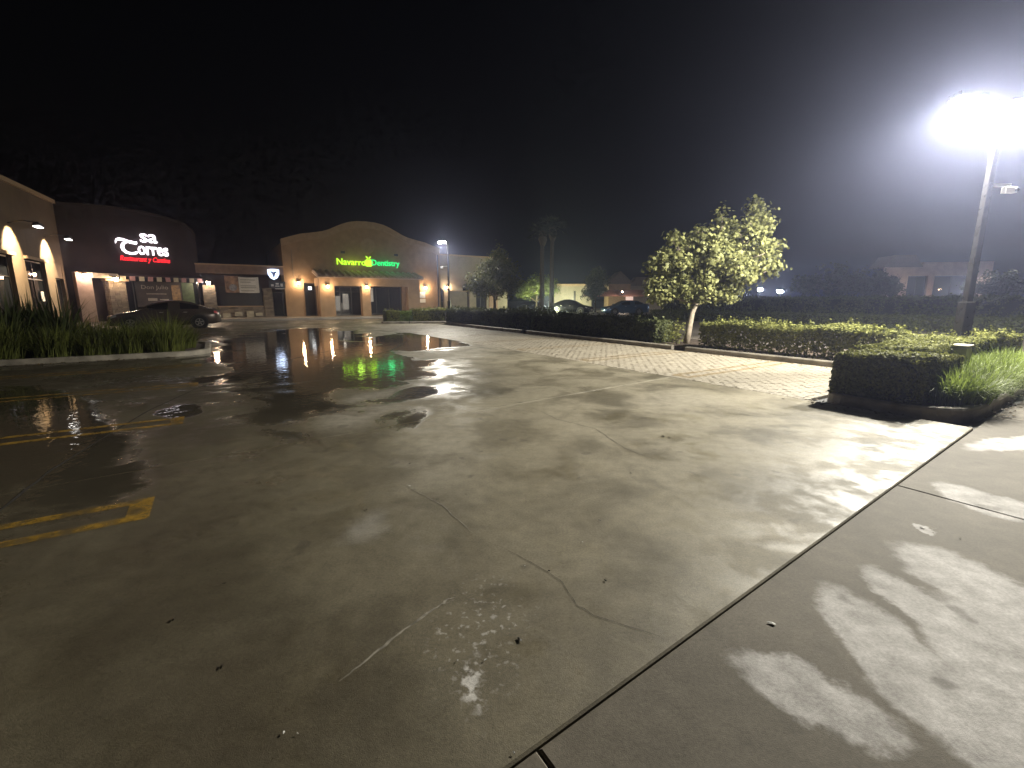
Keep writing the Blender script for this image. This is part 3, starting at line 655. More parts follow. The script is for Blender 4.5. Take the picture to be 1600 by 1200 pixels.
tree('shrub_tree', 'round dark tree left of the small gabled pavilion', at(930, 480, 56) * Vector((1, 1, 0)),
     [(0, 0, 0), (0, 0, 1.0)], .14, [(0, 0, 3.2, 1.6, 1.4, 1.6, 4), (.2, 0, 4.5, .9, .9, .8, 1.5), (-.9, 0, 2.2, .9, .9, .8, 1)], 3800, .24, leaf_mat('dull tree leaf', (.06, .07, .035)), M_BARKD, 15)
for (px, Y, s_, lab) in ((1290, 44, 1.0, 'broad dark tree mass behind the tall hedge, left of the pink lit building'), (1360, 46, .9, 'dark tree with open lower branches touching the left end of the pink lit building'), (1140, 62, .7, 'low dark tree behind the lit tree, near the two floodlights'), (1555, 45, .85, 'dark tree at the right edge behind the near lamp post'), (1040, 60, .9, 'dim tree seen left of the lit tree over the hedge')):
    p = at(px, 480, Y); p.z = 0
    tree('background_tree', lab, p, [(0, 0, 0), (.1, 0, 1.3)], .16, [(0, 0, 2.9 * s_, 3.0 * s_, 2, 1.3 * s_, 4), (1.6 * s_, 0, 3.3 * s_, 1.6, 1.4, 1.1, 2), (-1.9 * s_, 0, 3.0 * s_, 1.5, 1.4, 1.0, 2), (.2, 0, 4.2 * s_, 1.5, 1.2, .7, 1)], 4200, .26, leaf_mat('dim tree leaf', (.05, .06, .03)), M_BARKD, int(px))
def palm(label, px, Y, h, seed):
    p = at(px, 480, Y); p.z = 0; rng = np.random.default_rng(seed); root = thing('palm_tree', label, 'palm', p, 0, 'palms by the lime tree')
    MB().tube([(0, 0, 0), (.05, 0, h * .3), (.0, 0, h * .65), (.05, 0, h)], [.30, .24, .2, .19], 10).build('trunk', M_BARKD, root, smooth=True)
    MB().lathe([(.2, h - 1.3), (.42, h - .7), (.34, h), (.05, h + .2)], .05, 0, 10).build('frond_skirt', M_BARKD, root, smooth=True)
    P, Nn = [], []; mbf = MB()
    for i in range(34):
        az = rng.random() * 6.28; el = rng.uniform(-.5, 1.2); d = Vector((math.cos(az) * math.cos(el), math.sin(az) * math.cos(el), math.sin(el))); o0 = Vector((.05, 0, h)); tip = o0 + d * 1.0
        mbf.tube([o0, tip], [.03, .012], 4)
        s_ = d.cross(Vector((0, 0, 1))).normalized(); up = s_.cross(d)
        for k in range(13):
            a = rad(-75 + 150 * k / 12); e = tip + (d * math.cos(a) + s_ * math.sin(a)) * .75 - Vector((0, 0, .12 * abs(math.sin(a)) + .15)); w = up * .03
            mbf.add([tip - w, tip + w, e], [(0, 1, 2)])
    mbf.build('crown', leaf_mat('dark palm frond', (.018, .022, .010), .3, .1), root, kind='stuff')
palm('left of the two tall palms whose dark trunks cross the lime tree', 846, 46, 7.9, 3); palm('right of the two tall palms whose dark trunks cross the lime tree', 861, 47, 8.5, 4)
for px, s_, Y in ((818, .55, 26.5), (838, .6, 27), (852, .75, 26.5), (866, .5, 27)):
    p = at(px, 490, Y); p.z = 0.05
    tree('shrub', {818: 'leftmost', 838: 'second from left', 852: 'third from left', 866: 'rightmost'}[px] + ' of four small dark shrubs poking above the hedge below the palms', p, [(0, 0, 0), (0, 0, .4)], .03, [(0, 0, .75, s_ * .45, .4, .3 + s_ * .12, 1)], 260, .12, L_HEDGE2, M_BARKD, int(px), cat='shrub', group='shrubs poking above the dark hedge')
p = W(12.3, 9.3, .08)
tree('shrub', 'loose little shrub in the kerb gap at the foot of the lit tree', p, [(0, 0, 0), (0, 0, .25)], .02, [(0, 0, .4, .35, .35, .35, 1), (-.1, -.1, .2, .3, .3, .2, .6)], 420, .08, L_HEDGE, M_BARKD, 77, cat='shrub')

# ---------------------------------------------------------------- lamp posts
M_LENS = emis('led lens', (1, .97, .9), 160); M_POST = mat('lamp post paint', (.022, .021, .02), .25, .2, 10, .1, 60)
M_PED = mat('pedestal concrete', (.45, .41, .34), .7, .2, 8, .3, 40)
def lamp_post(label, base, heads, watts, cam_dir=1, up=.5):
    root = thing('lamp_post', label, 'lamp post', base, 0)
    MB().lathe([(.27, -.02), (.27, .66), (.25, .69), (0.001, .69)], 0, 0, 24).build('pedestal', M_PED, root, smooth=False)
    MB().box(-.17, .17, -.17, .17, .69, .72).build('base_plate', M_POST, root)
    MB().add([(sx * (.062 if z < 1 else .052), sy * (.062 if z < 1 else .052), z) for z in (.72, 5.16) for sx, sy in ((-1, -1), (1, -1), (1, 1), (-1, 1))], [(3, 2, 1, 0), (4, 5, 6, 7)] + [(i, (i + 1) % 4, 4 + (i + 1) % 4, 4 + i) for i in range(4)]).build('pole', M_POST, root, bevel=.012)
    MB().box(-.1, .1, -.1, .1, .721, 1.4, .02).build('base_cover', M_POST, root, bevel=.01)
    for dx, dy in ((.12, .12), (-.12, .12), (.12, -.12), (-.12, -.12)): MB().lathe([(.016, .72), (.016, .765), (.001, .77)], dx, dy, 6).build('bolt', M_DARK, root)
    for (ax, ln) in heads:
        d = Vector((math.cos(ax), math.sin(ax), 0)); s_ = Vector((-d.y, d.x, 0))
        arm = MB().tube([(0, 0, 5.1), tuple(d * ln * .5 + Vector((0, 0, 5.2))), tuple(d * ln + Vector((0, 0, 5.23)))], .032, 8).build('arm', M_POST, root, smooth=True)
        hp = MB(); c0, c1 = d * (ln - .05), d * (ln + .52)
        def q(p, w, z): return [tuple(p + s_ * w + Vector((0, 0, z))), tuple(p - s_ * w + Vector((0, 0, z)))]
        vs_ = q(c0, .1, 5.2) + q(c1, .17, 5.2) + q(c0, .08, 5.27) + q(c1, .13, 5.29)
        hp.add(vs_, [(0, 1, 3, 2)[::-1], (4, 5, 7, 6), (0, 1, 5, 4), (2, 3, 7, 6)[::-1], (0, 2, 6, 4)[::-1], (1, 3, 7, 5)]); head = hp.build('lamp_head', M_POST, root)
        lp = MB(); a0, a1 = d * (ln + .06), d * (ln + .47); lp.add(q(a0, .075, 5.10) + q(a1, .11, 5.10) + q(a0, .085, 5.198) + q(a1, .125, 5.198), [(0, 2, 3, 1), (4, 5, 7, 6), (0, 1, 5, 4), (2, 6, 7, 3), (0, 4, 6, 2), (1, 3, 7, 5)]); lp.build('lens', M_LENS, head)
        led_lamp('led_light', head, tuple(d * (ln + .26) + Vector((0, 0, 4.98))), watts, (1.0, .95, .82), .14, up)
    # security camera bracket half way up
    cb = MB().box(.05, .42 * cam_dir if cam_dir > 0 else -.05, -.03, .03, 3.62, 3.67) if cam_dir > 0 else MB().box(-.42, -.05, -.03, .03, 3.62, 3.67)
    br = cb.build('camera_bracket', M_WHITE, root)
    x = .32 * cam_dir
    MB().box(min(x, x + .22 * cam_dir), max(x, x + .22 * cam_dir), -.05, .05, 3.50, 3.61, .01).build('security_camera', M_WHITE, br); MB().tube([(x + .2 * cam_dir, -.05, 3.55), (x + .2 * cam_dir, -.075, 3.55)], .035, 10).build('camera_lens', M_DARK, br)
    return root
lamp_post('near twin headed lamp post rising behind the clipped hedge at the right edge', W(13.0, 2.86, .06), ((math.pi, .42), (rad(8), .5)), LAMP_W, 1)
lamp_post('distant lamp post with one lit head beside the tan shop', W(13.2, 28.0, .0), ((math.pi - .2, .12),), 2900, -1, .18)
bx_ = thing('utility_box', 'pale concrete utility block half sunk in the grass below the near lamp post', 'utility box', W(10.75, 2.33, .08))
MB().box(-.16, .16, -.1, .1, 0, .62, .02).build('body', M_PED, bx_); MB().box(-.175, .175, -.115, .115, .622, .66, .01).build('lid', M_PED, bx_)

# ---------------------------------------------------------------- buildings
def sconce(label, loc, watts=16, col=(1, .70, .42), rz=GA, size=.1, group='wall lamps of the tan shop', e=90):
    root = thing('wall_lamp', label, 'wall lamp', loc, rz, group)
    MB().box(-.06, .06, -.03, 0, -.12, .12, .01).build('back_plate', M_DARK, root)
    MB().lathe([(.02, .16), (size * .9, .12), (size, .09), (size, .07)], 0, -.14, 10).build('cap', M_DARK, root)
    MB().lathe([(size * .55, -.1), (size * .75, .07)], 0, -.14, 10).build('lamp_glass', emis('warm lamp %d' % e, (1, .66, .38), e), root)
    lamp('bulb', root, (0, -.3, 0), watts, col, .05)
    return root
def window(parent, x0, x1, z0, z1, y, mull=(), trans=(), fr=.06, glass=None, name='window'):
    f = MB(); f.box(x0, x0 + fr, y - .04, y + .04, z0, z1).box(x1 - fr, x1, y - .04, y + .04, z0, z1).box(x0 + fr, x1 - fr, y - .038, y + .038, z1 - fr, z1).box(x0 + fr, x1 - fr, y - .038, y + .038, z0, z0 + fr)
    w = f.build(name, M_FRAME, parent)
    xs_ = [x0 + fr] + list(mull) + [x1 - fr]; zs_ = [z0 + fr] + list(trans) + [z1 - fr]
    for m_ in mull: box('mullion', M_FRAME, w, m_ - .03, m_ + .03, y - .035, y + .035, z0 + fr, z1 - fr)
    for i in range(len(xs_) - 1):
        for j in range(len(zs_) - 1): box('pane', glass or M_GLASS, w, xs_[i] + .032, xs_[i + 1] - .032, y - .006, y + .006, zs_[j] + .01, zs_[j + 1] - .01)
    for t in trans:
        for i in range(len(xs_) - 1): box('transom', M_FRAME, w, xs_[i] + .031, xs_[i + 1] - .031, y - .033, y + .033, t - .025, t + .025)
    return w
Z0 = .11
# --- tan shop with the scalloped parapet (front at v = 42)
D = thing('tan_shop', 'tan stucco shop with scalloped parapet and green lit lettering', 'building', W(12.0, 42.0, Z0))
prof = [(0, 8.04), (.8, 8.0), (1.5, 7.88), (2.1, 7.66), (2.7, 7.38), (3.2, 7.13), (3.7, 6.95), (4.5, 6.78), (5.4, 6.62), (6.1, 6.4), (6.9, 6.12)]
top = [(-x, z) for x, z in reversed(prof)] + prof[1:]
low = [(x, 2.75) for x, _ in top]
MB().strip(low, top, 0, .35).build('upper_wall', M_STUCCO, D)
MB().strip([(x, z - .34) for x, z in top], [(x, z + .06) for x, z in top], -.14, .42).build('parapet_moulding', M_TRIM, D)
MB().strip([(x, z - .5) for x, z in top], [(x, z - .345) for x, z in top], -.07, -.002).build('parapet_moulding', M_TRIM, D)
box('wall', M_STUCCO, D, -6.9, -5.45, 0, .35, 0, 2.748); box('wall', M_STUCCO, D, -4.5, -3.5, 0, .35, 0, 2.748); box('wall', M_STUCCO, D, 3.0, 6.9, 0, .35, 0, 2.748)
box('side_wall', M_STUCCO, D, 6.55, 6.9, .352, 11, 0, 5.9); box('side_wall', M_STUCCO, D, -6.9, -6.55, .352, 11, 0, 5.9); box('roof', M_DARK, D, -6.54, 6.54, .36, 11, 5.2, 5.4); box('back_wall', M_INT, D, -6.54, 6.54, 4.2, 4.3, 0, 5.19); box('interior_floor', M_INT, D, -6.54, 6.54, .36, 4.19, 0, .02)
MB().add([(.62 * math.cos(6.2832 * k / 24), -.04, 6.05 + .62 * math.sin(6.2832 * k / 24)) for k in range(24)] + [(.5 * math.cos(6.2832 * k / 24), -.05, 6.05 + .5 * math.sin(6.2832 * k / 24)) for k in range(24)] + [(.66 * math.cos(6.2832 * k / 24), -.001, 6.05 + .66 * math.sin(6.2832 * k / 24)) for k in range(24)],
         [(k, (k + 1) % 24, 24 + (k + 1) % 24, 24 + k) for k in range(24)] + [(48 + k, 48 + (k + 1) % 24, (k + 1) % 24, k) for k in range(24)] + [tuple(24 + k for k in range(24))]).build('medallion', M_TRIM, D)
# porch
for x0, x1 in ((-4.6, -3.45), (-1.22, -.52), (2.85, 3.95)): box('porch_pier', M_STUCCO, D, x0, x1, -2.0, -1.3, 0, 2.5)
box('porch_beam', M_STUCCO, D, -4.6, 3.95, -1.99, -1.31, 2.502, 3.16); box('porch_beam', M_STUCCO, D, 3.4, 3.95, -1.3, -.002, 2.502, 3.16); box('porch_beam', M_STUCCO, D, -4.6, -4.05, -1.3, -.002, 2.502, 3.16); box('porch_ceiling', M_STUCCO, D, -4.04, 3.39, -1.3, -.002, 2.9, 3.0)
rf = MB().add([(-4.75, -2.25, 3.2), (4.3, -2.25, 3.2), (4.3, -.002, 3.75), (-4.75, -.002, 3.75), (-4.75, -2.25, 3.13), (4.3, -2.25, 3.13), (4.3, -.002, 3.62), (-4.75, -.002, 3.62)], [(0, 1, 2, 3), (4, 7, 6, 5), (0, 4, 5, 1), (1, 5, 6, 2), (3, 7, 4, 0), (2, 6, 7, 3)]).build('porch_roof', M_TILE, D)
nt_ = 18
def tile_mesh():
    vs_, fs = [], []; k = 6
    for y, z in ((-.22, -.02), (2.05, .53)):
        for i in range(k + 1):
            a = math.pi * i / k
            for r in (.15, .115): vs_.append((r * math.cos(a), y, z + r * math.sin(a)))
    n = 2 * (k + 1)
    for i in range(k):
        o_ = 2 * i; fs += [(o_, o_ + 2, n + o_ + 2, n + o_), (o_ + 1, n + o_ + 1, n + o_ + 3, o_ + 3), (o_, o_ + 1, o_ + 3, o_ + 2)]
    return MB().add(vs_, fs)
t0 = tile_mesh().build('roof_tile', M_TILE, rf, smooth=False); t0.location = (-4.6, -2.22, 3.24)
for i in range(1, nt_):
    t = t0.copy(); C.objects.link(t); t.parent = rf; t.location = (-4.6 + i * 8.75 / (nt_ - 1), -2.22 + random.uniform(-.03, .03), 3.24)
# storefront, doors
window(D, -3.45, -.6, .05, 2.5, .2, (-2.55, -1.6), (2.05,)); window(D, -.55, 2.95, .05, 2.5, .2, (.6, 1.8), ()); window(D, -5.42, -4.52, .02, 2.7, .2, (), (2.15,), name='door')
disp = box('reception_desk', M_WHITE, D, -2.9, -1.5, 1.6, 2.1, .03, 1.1); box('glow_panel', emis('lit interior panel', (1, .9, .75), 1.6), D, -2.75, -2.35, 1.2, 1.25, .4, 1.7); box('glow_panel', emis('lit interior panel', (1, .9, .75), 1.6), D, -2.1, -1.6, 1.25, 1.3, .5, 1.9)  # panels given their own glow to stand in for the lit white interior
lt = lamp('interior_lamp', D, (-2.2, 1.0, 2.3), 45, (1, .9, .75), .1)
box('notice', M_WHITE, D, -.5, -.08, -1.27, -1.25, 1.2, 2.4); box('notice', mat('pale blue sheet', (.45, .5, .58), .6), D, 4.65, 5.3, -.03, -.002, 1.55, 2.1); box('notice', M_WHITE, D, 4.7, 5.3, -.03, -.002, 1.1, 1.45); box('electric_meter', M_DARK, D, 4.05, 4.3, -.12, -.002, 1.9, 2.35)
box('door_sign', emis('open sign', (.9, .95, 1), 3), D, -5.1, -4.85, .05, .09, 2.2, 2.45)
for i, (u, v, z, lab) in enumerate(((6.15, 41.98, 2.85, 'warm wall lamp at the left corner of the tan shop'), (8.0, 39.98, 2.55, 'warm lamp on the left porch pier of the tan shop'), (11.15, 39.98, 2.55, 'warm lamp on the middle porch pier of the tan shop'), (17.3, 41.98, 2.6, 'warm wall lamp right of the porch of the tan shop'))):
    sconce(lab, W(u, v, z), (110, 70, 80, 120)[i])
sconce('warm wall lamp on the grey shop beside the arched doorway', W(20.6, 43.98, 2.75), 110, (1, .74, .48), group='wall lamps of the tan shop')
# green lettering sign
S = thing('green_letter_sign', 'glowing green shop lettering reading Navarro Dentistry with an apple between', 'sign', W(9.3, 41.98, 4.42))
S.rotation_euler = (0, 0, GA)
M_LIME = emis('lime neon', (.5, 1, .03), 1.55); M_GREEN = emis('green neon', (.02, .85, .22), 1.3)
o = text_mesh('Navarro', 2.45, .52, .08, .008).build('lettering', M_LIME, S); o.location = (0, -.06, .04)
o = text_mesh('Dentistry', 2.55, .66, .08, .006).build('lettering', M_GREEN, S); o.location = (2.98, -.06, -.08)
ap = [(.36 * (1 - .12 * math.sin(a) ** 3) * math.cos(a) * (1.05 if abs(math.cos(a)) > .3 else 1), .34 * math.sin(a) - .10 * math.exp(-(math.cos(a) / .25) ** 2) * (1 if math.sin(a) > 0 else -.4)) for a in [6.2832 * k / 40 for k in range(40)]]
o = MB().plate([(x + 2.72, z + .28) for x, z in ap], -.09, -.01).build('apple', M_LIME, S)
lf = [(0, 0), (.12, .1), (.22, .28), (.05, .2)]
MB().plate([(2.74 + x, .58 + z) for x, z in lf], -.09, -.01).plate([(2.7 - x, .58 + z) for x, z in reversed(lf)], -.09, -.01).build('apple_leaf', M_LIME, S)
lamp('sign_glow', S, (1.4, -.6, .25), 10, (.55, 1, .1), .3); lamp('sign_glow', S, (4.2, -.6, .25), 7, (.05, 1, .3), .3)

box('downpipe', M_FRAME, D, 6.6, 6.7, -.1, -.002, .05, 5.6); box('conduit', M_STUCCO_G, D, -6.2, -6.16, -.04, -.002, 3.1, 5.4); box('roof_unit', M_STUCCO_G, D, 2.2, 4.4, 6.2, 7.6, 5.42, 6.4)
for x in (-2.3, 2.4): box('wall_vent', M_FRAME, D, x, x + .35, -.03, -.002, 5.3, 5.5)
# --- low shop between (front v = 42, u -0.5 .. 5.1)
Lw = thing('low_shop', 'low brown shop with wooden fascia and stone pillars between the two larger shops', 'building', W(-.5, 42.0, Z0))
box('back_wall', M_STUCCO_D, Lw, 0, 5.55, 1.6, 1.9, 0, 3.4); fa = box('fascia', mat('brown fascia', (.20, .13, .09), .8, .25, 3), Lw, -.3, 5.57, -.3, .1, 3.35, 3.95); box('fascia_cap', M_TRIM, fa, -.32, 5.55, -.36, .14, 3.952, 4.04); box('roof', M_DARK, Lw, -.3, 5.56, .11, 9, 3.6, 3.8)
box('soffit', M_STUCCO_D, Lw, -.2, 5.5, .11, 1.59, 3.3, 3.34)
M_PWIN = glass_mat('patio curtain', (.03, .027, .024), .9, .3)
box('patio_screen', M_PWIN, Lw, 1.05, 3.95, .3, .33, .84, 2.4)
def stone_pillar(parent, x0, x1, y0, y1, z0, z1, seed, mname='stone_pillar'):
    rng = random.Random(seed); mb = MB(); z = z0
    box(mname, M_STONE, parent, x0 + .04, x1 - .04, y0 + .04, y1 - .04, z0, z1)
    while z < z1 - .03:
        hh = min(rng.uniform(.09, .17), z1 - z); x = x0
        while x < x1 - .02:
            ww = min(rng.uniform(.14, .36), x1 - x); d = rng.uniform(0, .03); mb.box(x + .006, x + ww - .006, y0 - d, y0 + .1, z + .006, z + hh - .006, .01); x += ww
        for side_x, sg in ((x0, -1), (x1, 1)):
            y = y0 + .1
            while y < y1 - .02:
                ww = min(rng.uniform(.14, .36), y1 - y); d = rng.uniform(0, .03); a, b = (side_x - d, side_x + .1) if sg < 0 else (side_x - .1, side_x + d); mb.box(a, b, y + .006, y + ww - .006, z + .006, z + hh - .006, .01); y += ww
        z += hh
    mb.build('stone_facing', M_STONE, parent, kind='stuff')
stone_pillar(Lw, 0.0, .8, -.25, .5, 0, 2.45, 4); stone_pillar(Lw, 4.0, 4.62, -.2, .4, 0, 2.3, 5); stone_pillar(Lw, .86, 4.0, -.1, .25, 0, .82, 6, 'low_wall')
box('low_wall_cap', M_TRIM, Lw, .83, 3.96, -.16, .3, .825, .9)
window(Lw, 4.65, 5.5, .02, 2.0, .4, (), (), name='door')
for i, x in enumerate((1.1, 1.9, 2.7, 3.3)): box('planter_stone', mat('pale stone block', (.42, .38, .28), .8, .3, 4), Lw, x, x + .5, -.34, -.12, .02 + .1 * (i % 2), .34 + .08 * (i % 3))
sg = thing('shield_sign', 'glowing blue white shield shaped sign above the door left of the tan shop', 'sign', W(4.33, 41.62, 3.47)); 
shp = [(-.42, .38), (-.15, .42), (.15, .42), (.42, .38), (.4, .0), (.25, -.28), (0, -.42), (-.25, -.28), (-.4, 0)]
MB().plate(shp[::-1], -.05, .05).build('shield', emis('shield light', (.62, .74, 1), 2.2), sg)
MB().plate([(-.3, .2), (-.12, .08), (-.05, -.2), (.05, -.2), (.12, .08), (.3, .2), (.12, .24), (0, .16), (-.12, .24)], -.07, -.052).build('emblem', mat('navy emblem', (.02, .03, .08), .5), sg)
lamp('sign_glow', sg, (0, -.5, 0), 8, (.55, .68, 1), .2)
bs = thing('box_sign', 'dark box sign with pale lettering over the door left of the tan shop', 'sign', W(3.95, 41.6, 2.4)); box('panel', M_DARK, bs, 0, 1.15, -.06, .06, 0, .52)
for x0, x1, z0, z1 in ((.12, .3, .14, .3), (.42, .72, .12, .2), (.46, .68, .28, .4), (.8, .98, .12, .36), (.4, 1.05, -.08, -.02)): box('lettering', mat('sign lettering', (.5, .48, .45), .6, emit=(.6, .6, .65), estr=.06), bs, x0, x1, -.075, -.062, z0, z1)
bn = thing('banner', 'white vinyl banner with a brown picture hung under the low fascia', 'banner', W(.95, 41.55, 2.02))
def sag(x0, x1, z0, z1, y):
    mb = MB(); n = 8; vs_ = []
    for i in range(n + 1):
        x = x0 + (x1 - x0) * i / n; w = .025 * math.sin(x * 7); dz = -.04 * math.sin(math.pi * i / n)
        for yy in (y + w, y + w + .006): vs_ += [(x, yy, z0 + dz * .6), (x, yy, z1 + dz)]
    fs = []
    for i in range(n):
        o_ = 4 * i; fs += [(o_, o_ + 4, o_ + 5, o_ + 1), (o_ + 2, o_ + 3, o_ + 7, o_ + 6), (o_ + 1, o_ + 5, o_ + 7, o_ + 3), (o_, o_ + 2, o_ + 6, o_ + 4)]
    return mb.add(vs_, fs)
sag(0, .9, .02, 1.28, 0).build('picture', mat('banner picture', (.34, .2, .12), .6, .7, 3, 0), bn); sag(.91, 2.27, 0, 1.2, .01).build('sheet', mat('banner sheet', (.78, .74, .66), .6, .06, 3, 0), bn)
MB().tube([(.5, -.04, .38), (.5, -.065, .38)], .26, 18).build('round_motif', mat('grey motif', (.3, .29, .3), .5, .5, 8), bn)
for z, w in ((.95, 1.0), (.78, .7), (.5, 1.05), (.36, 1.05), (.12, .9)): box('printed_line', mat('print grey', (.3, .27, .22), .7), bn, 1.02, 1.02 + w, -.03, -.024, z, z + .05)

# --- dark corner restaurant
PT, QT = W(-7.25, 38.5), W(-.45, 42.0); TA = math.atan2(QT.y - PT.y, QT.x - PT.x); TL = (QT - PT).length
T = thing('corner_restaurant', 'dark brown corner restaurant with white and red lit lettering', 'building', PT + Vector((0, 0, Z0)), TA)
tt = [(-.3, 6.95), (.6, 7.0), (1.6, 7.08), (3.0, 7.16), (4.4, 7.12), (5.6, 6.98), (6.4, 6.8), (6.9, 6.66), (7.35, 6.3), (7.5, 5.9)]
MB().strip([(x, 3.05) for x, _ in tt], tt, 0, .4).build('upper_wall', M_STUCCO_D, T); MB().strip([(x, z + .001) for x, z in tt], [(x, z + .12) for x, z in tt], -.1, .5).build('parapet_cap', M_STUCCO_D, T)
box('back_wall', M_INT, T, -.3, 7.5, 2.6, 2.8, 0, 5.5); box('lower_wall', M_STUCCO_D, T, -.3, 1.7, 0, .4, 0, 3.048); box('roof', M_DARK, T, -.3, 7.48, .41, 2.59, 5.4, 5.5)
box('entry_pier', mat('pale pink stucco', (.42, .31, .25), .85, .15, 3), T, .25, 1.0, -.5, -.002, 0, 3.05)
stone_pillar(T, 1.75, 2.65, -.6, .3, 0, 2.55, 8)
box('pillar_cap', M_TRIM, T, 1.6, 2.8, -.75, .4, 2.555, 2.68); box('canopy_beam', mat('cream beam', (.5, .42, .3), .7), T, 1.0, 2.3, -.7, -.1, 2.72, 3.02)
box('bulkhead', M_STUCCO_D, T, 2.7, 7.4, .05, .3, 0, .5); window(T, 2.72, 7.4, .51, 2.95, .15, (3.3, 5.4, 6.4), ())
sconce('bright white lantern on the stone pillar left of the flag trimmed awning', W(*uv(PT + Vector((math.cos(TA) * 2.05 + math.sin(TA) * .8, math.sin(TA) * 2.05 - math.cos(TA) * .8, 0))), 2.78), 42, (1, .86, .74), TA, .17, 'lanterns of the corner restaurant', 160)
sconce('bright white lantern on the stone pillar right of the flag trimmed awning', W(-.1, 41.72, 2.72), 55, (1, .9, .8), GA, .17, 'lanterns of the corner restaurant', 160)
sconce('pinkish wall lamp in the recess left of the stone pillar of the restaurant', PT + Vector((math.cos(TA) * .62 + math.sin(TA) * .51, math.sin(TA) * .62 - math.cos(TA) * .51, 2.95)), 60, (1, .72, .6), TA, .1, 'lanterns of the corner restaurant', 120)
aw = thing('awning', 'dark awning edged with alternating cream and pink flags', 'awning', PT + Vector((0, 0, Z0)), TA)
MB().add([(2.4, -.5, 2.92), (7.55, -.5, 2.92), (7.55, -.01, 3.1), (2.4, -.01, 3.1), (2.4, -.5, 2.88), (7.55, -.5, 2.88), (7.55, -.01, 3.05), (2.4, -.01, 3.05)], [(0, 1, 2, 3), (4, 7, 6, 5), (0, 4, 5, 1), (1, 5, 6, 2), (3, 7, 4, 0), (2, 6, 7, 3)]).build('canopy', mat('awning cloth', (.03, .02, .02), .8), aw)
fl_c, fl_p = mat('cream flag', (.6, .54, .4), .8), mat('pink flag', (.5, .27, .27), .8)
for i in range(10):
    x = 2.45 + i * .51; mb = MB(); s_ = random.uniform(-.04, .04); mb.add([(x, -.51, 2.9), (x + .3, -.51, 2.9), (x + .3 + s_, -.53, 2.6), (x + s_, -.53, 2.6), (x, -.505, 2.9), (x + .3, -.505, 2.9), (x + .3 + s_, -.525, 2.6), (x + s_, -.525, 2.6)], [(3, 2, 1, 0), (4, 5, 6, 7), (0, 1, 5, 4), (1, 2, 6, 5), (2, 3, 7, 6), (3, 0, 4, 7)]); mb.build('flag', fl_p if i % 2 else fl_c, aw)
po = thing('window_poster', 'dark window poster with a golden figure and pale script lettering', 'poster', PT + Vector((0, 0, Z0)), TA)
box('sheet', mat('poster print', (.05, .035, .03), .6, .5, 2, 0), po, 3.4, 6.2, .09, .1, .9, 2.6)
box('figure', mat('poster gold', (.30, .19, .09), .6, .6, 5, 0), po, 5.55, 6.1, .075, .087, .95, 2.4); box('figure', mat('poster green', (.05, .08, .03), .6, .5, 5, 0), po, 6.22, 7.0, .085, .1, .9, 2.6)
M_PRT = mat('pale print', (.4, .36, .32), .6)
o = text_mesh('Don Julio', 1.6, .34, .006).build('lettering', M_PRT, po); o.location = (3.75, .085, 2.02)
box('lettering', M_PRT, po, 4.0, 5.2, .078, .086, 1.75, 1.8); box('lettering', M_PRT, po, 4.05, 4.6, .078, .086, 1.3, 1.48); box('lettering', M_PRT, po, 4.75, 5.3, .078, .086, 1.34, 1.42)
sr = thing('script_sign', 'white and red lit lettering on the dark corner restaurant', 'sign', PT + Vector((0, 0, Z0)), TA)
M_WN = emis('white neon', (1, .93, 1), 2.6); M_RN = emis('red neon', (1, .02, .03), 1.8)
o = text_mesh('sa', .98, .58, .1, .006).build('lettering', M_WN, sr); o.location = (4.0, -.08, 5.18)
o = text_mesh('C', .86, .9, .1, .012).build('lettering', M_WN, sr); o.location = (2.86, -.08, 4.32)
sw = [(2.62, 5.06), (2.68, 5.2), (2.8, 5.27), (3.0, 5.26), (3.2, 5.2), (3.4, 5.13), (3.6, 5.1), (3.78, 5.12)]
MB().strip([(x, z - .09) for x, z in sw], [(x, z + .07) for x, z in sw], -.18, -.08).build('swash', M_WN, sr)
o = text_mesh('orres', 1.76, .58, .1, .008).build('lettering', M_WN, sr); o.location = (3.8, -.08, 4.36)
o = text_mesh('Restaurant y Cantina', 2.85, .42, .06, .0, .3).build('lettering', M_RN, sr); o.location = (2.75, -.08, 3.82)
lamp('sign_glow', sr, (4.2, -.7, 4.9), 3, (1, .93, 1), .3); lamp('sign_glow', sr, (4.1, -.6, 4.0), 2, (1, .05, .05), .3)

# --- left wing (faces +u)
Wg = thing('left_wing', 'ochre stucco wing at the left edge with two floodlit wall panels', 'building', W(-7.3, 22, Z0), GA + math.pi / 2)   # local x runs along v, -y faces the lot
def facade(x): return 6.4 + .055 * (x - 8)
MB().plate([(-12, 3.5), (16.4, 3.5), (16.4, 6.95), (-12, 5.6)], 0, .4).build('upper_wall', M_STUCCO_Y, Wg)
MB().strip([(-12, 5.601), (16.4, 6.951)], [(-12, 5.8), (16.4, 7.15)], -.12, .45).build('parapet_cap', M_TRIM, Wg)
for x0, x1 in ((-12, 4.2), (7.7, 9.4), (12.6, 14.2), (15.9, 16.4)): box('wall', M_STUCCO_Y, Wg, x0, x1, 0, .4, 0, 3.498)
box('wall', M_STUCCO_Y, Wg, 14.21, 15.89, .02, .4, 2.6, 3.498); box('back_wall', M_INT, Wg, -12, 16.4, 2.5, 2.6, 0, 5.5)
for x0, x1 in ((4.2, 7.7), (9.4, 12.6)):
    window(Wg, x0 + .02, x1 - .02, .02, 3.3, .2, ((x0 + x1) / 2,), (2.4,)); box('window_cornice', M_TRIM, Wg, x0 - .1, x1 + .1, -.14, -.002, 3.32, 3.46)
window(Wg, 14.22, 15.88, .02, 2.58, .2, (), (), name='door')
box('window_notice', M_WHITE, Wg, 11.6, 12.1, .13, .15, 1.3, 1.8)
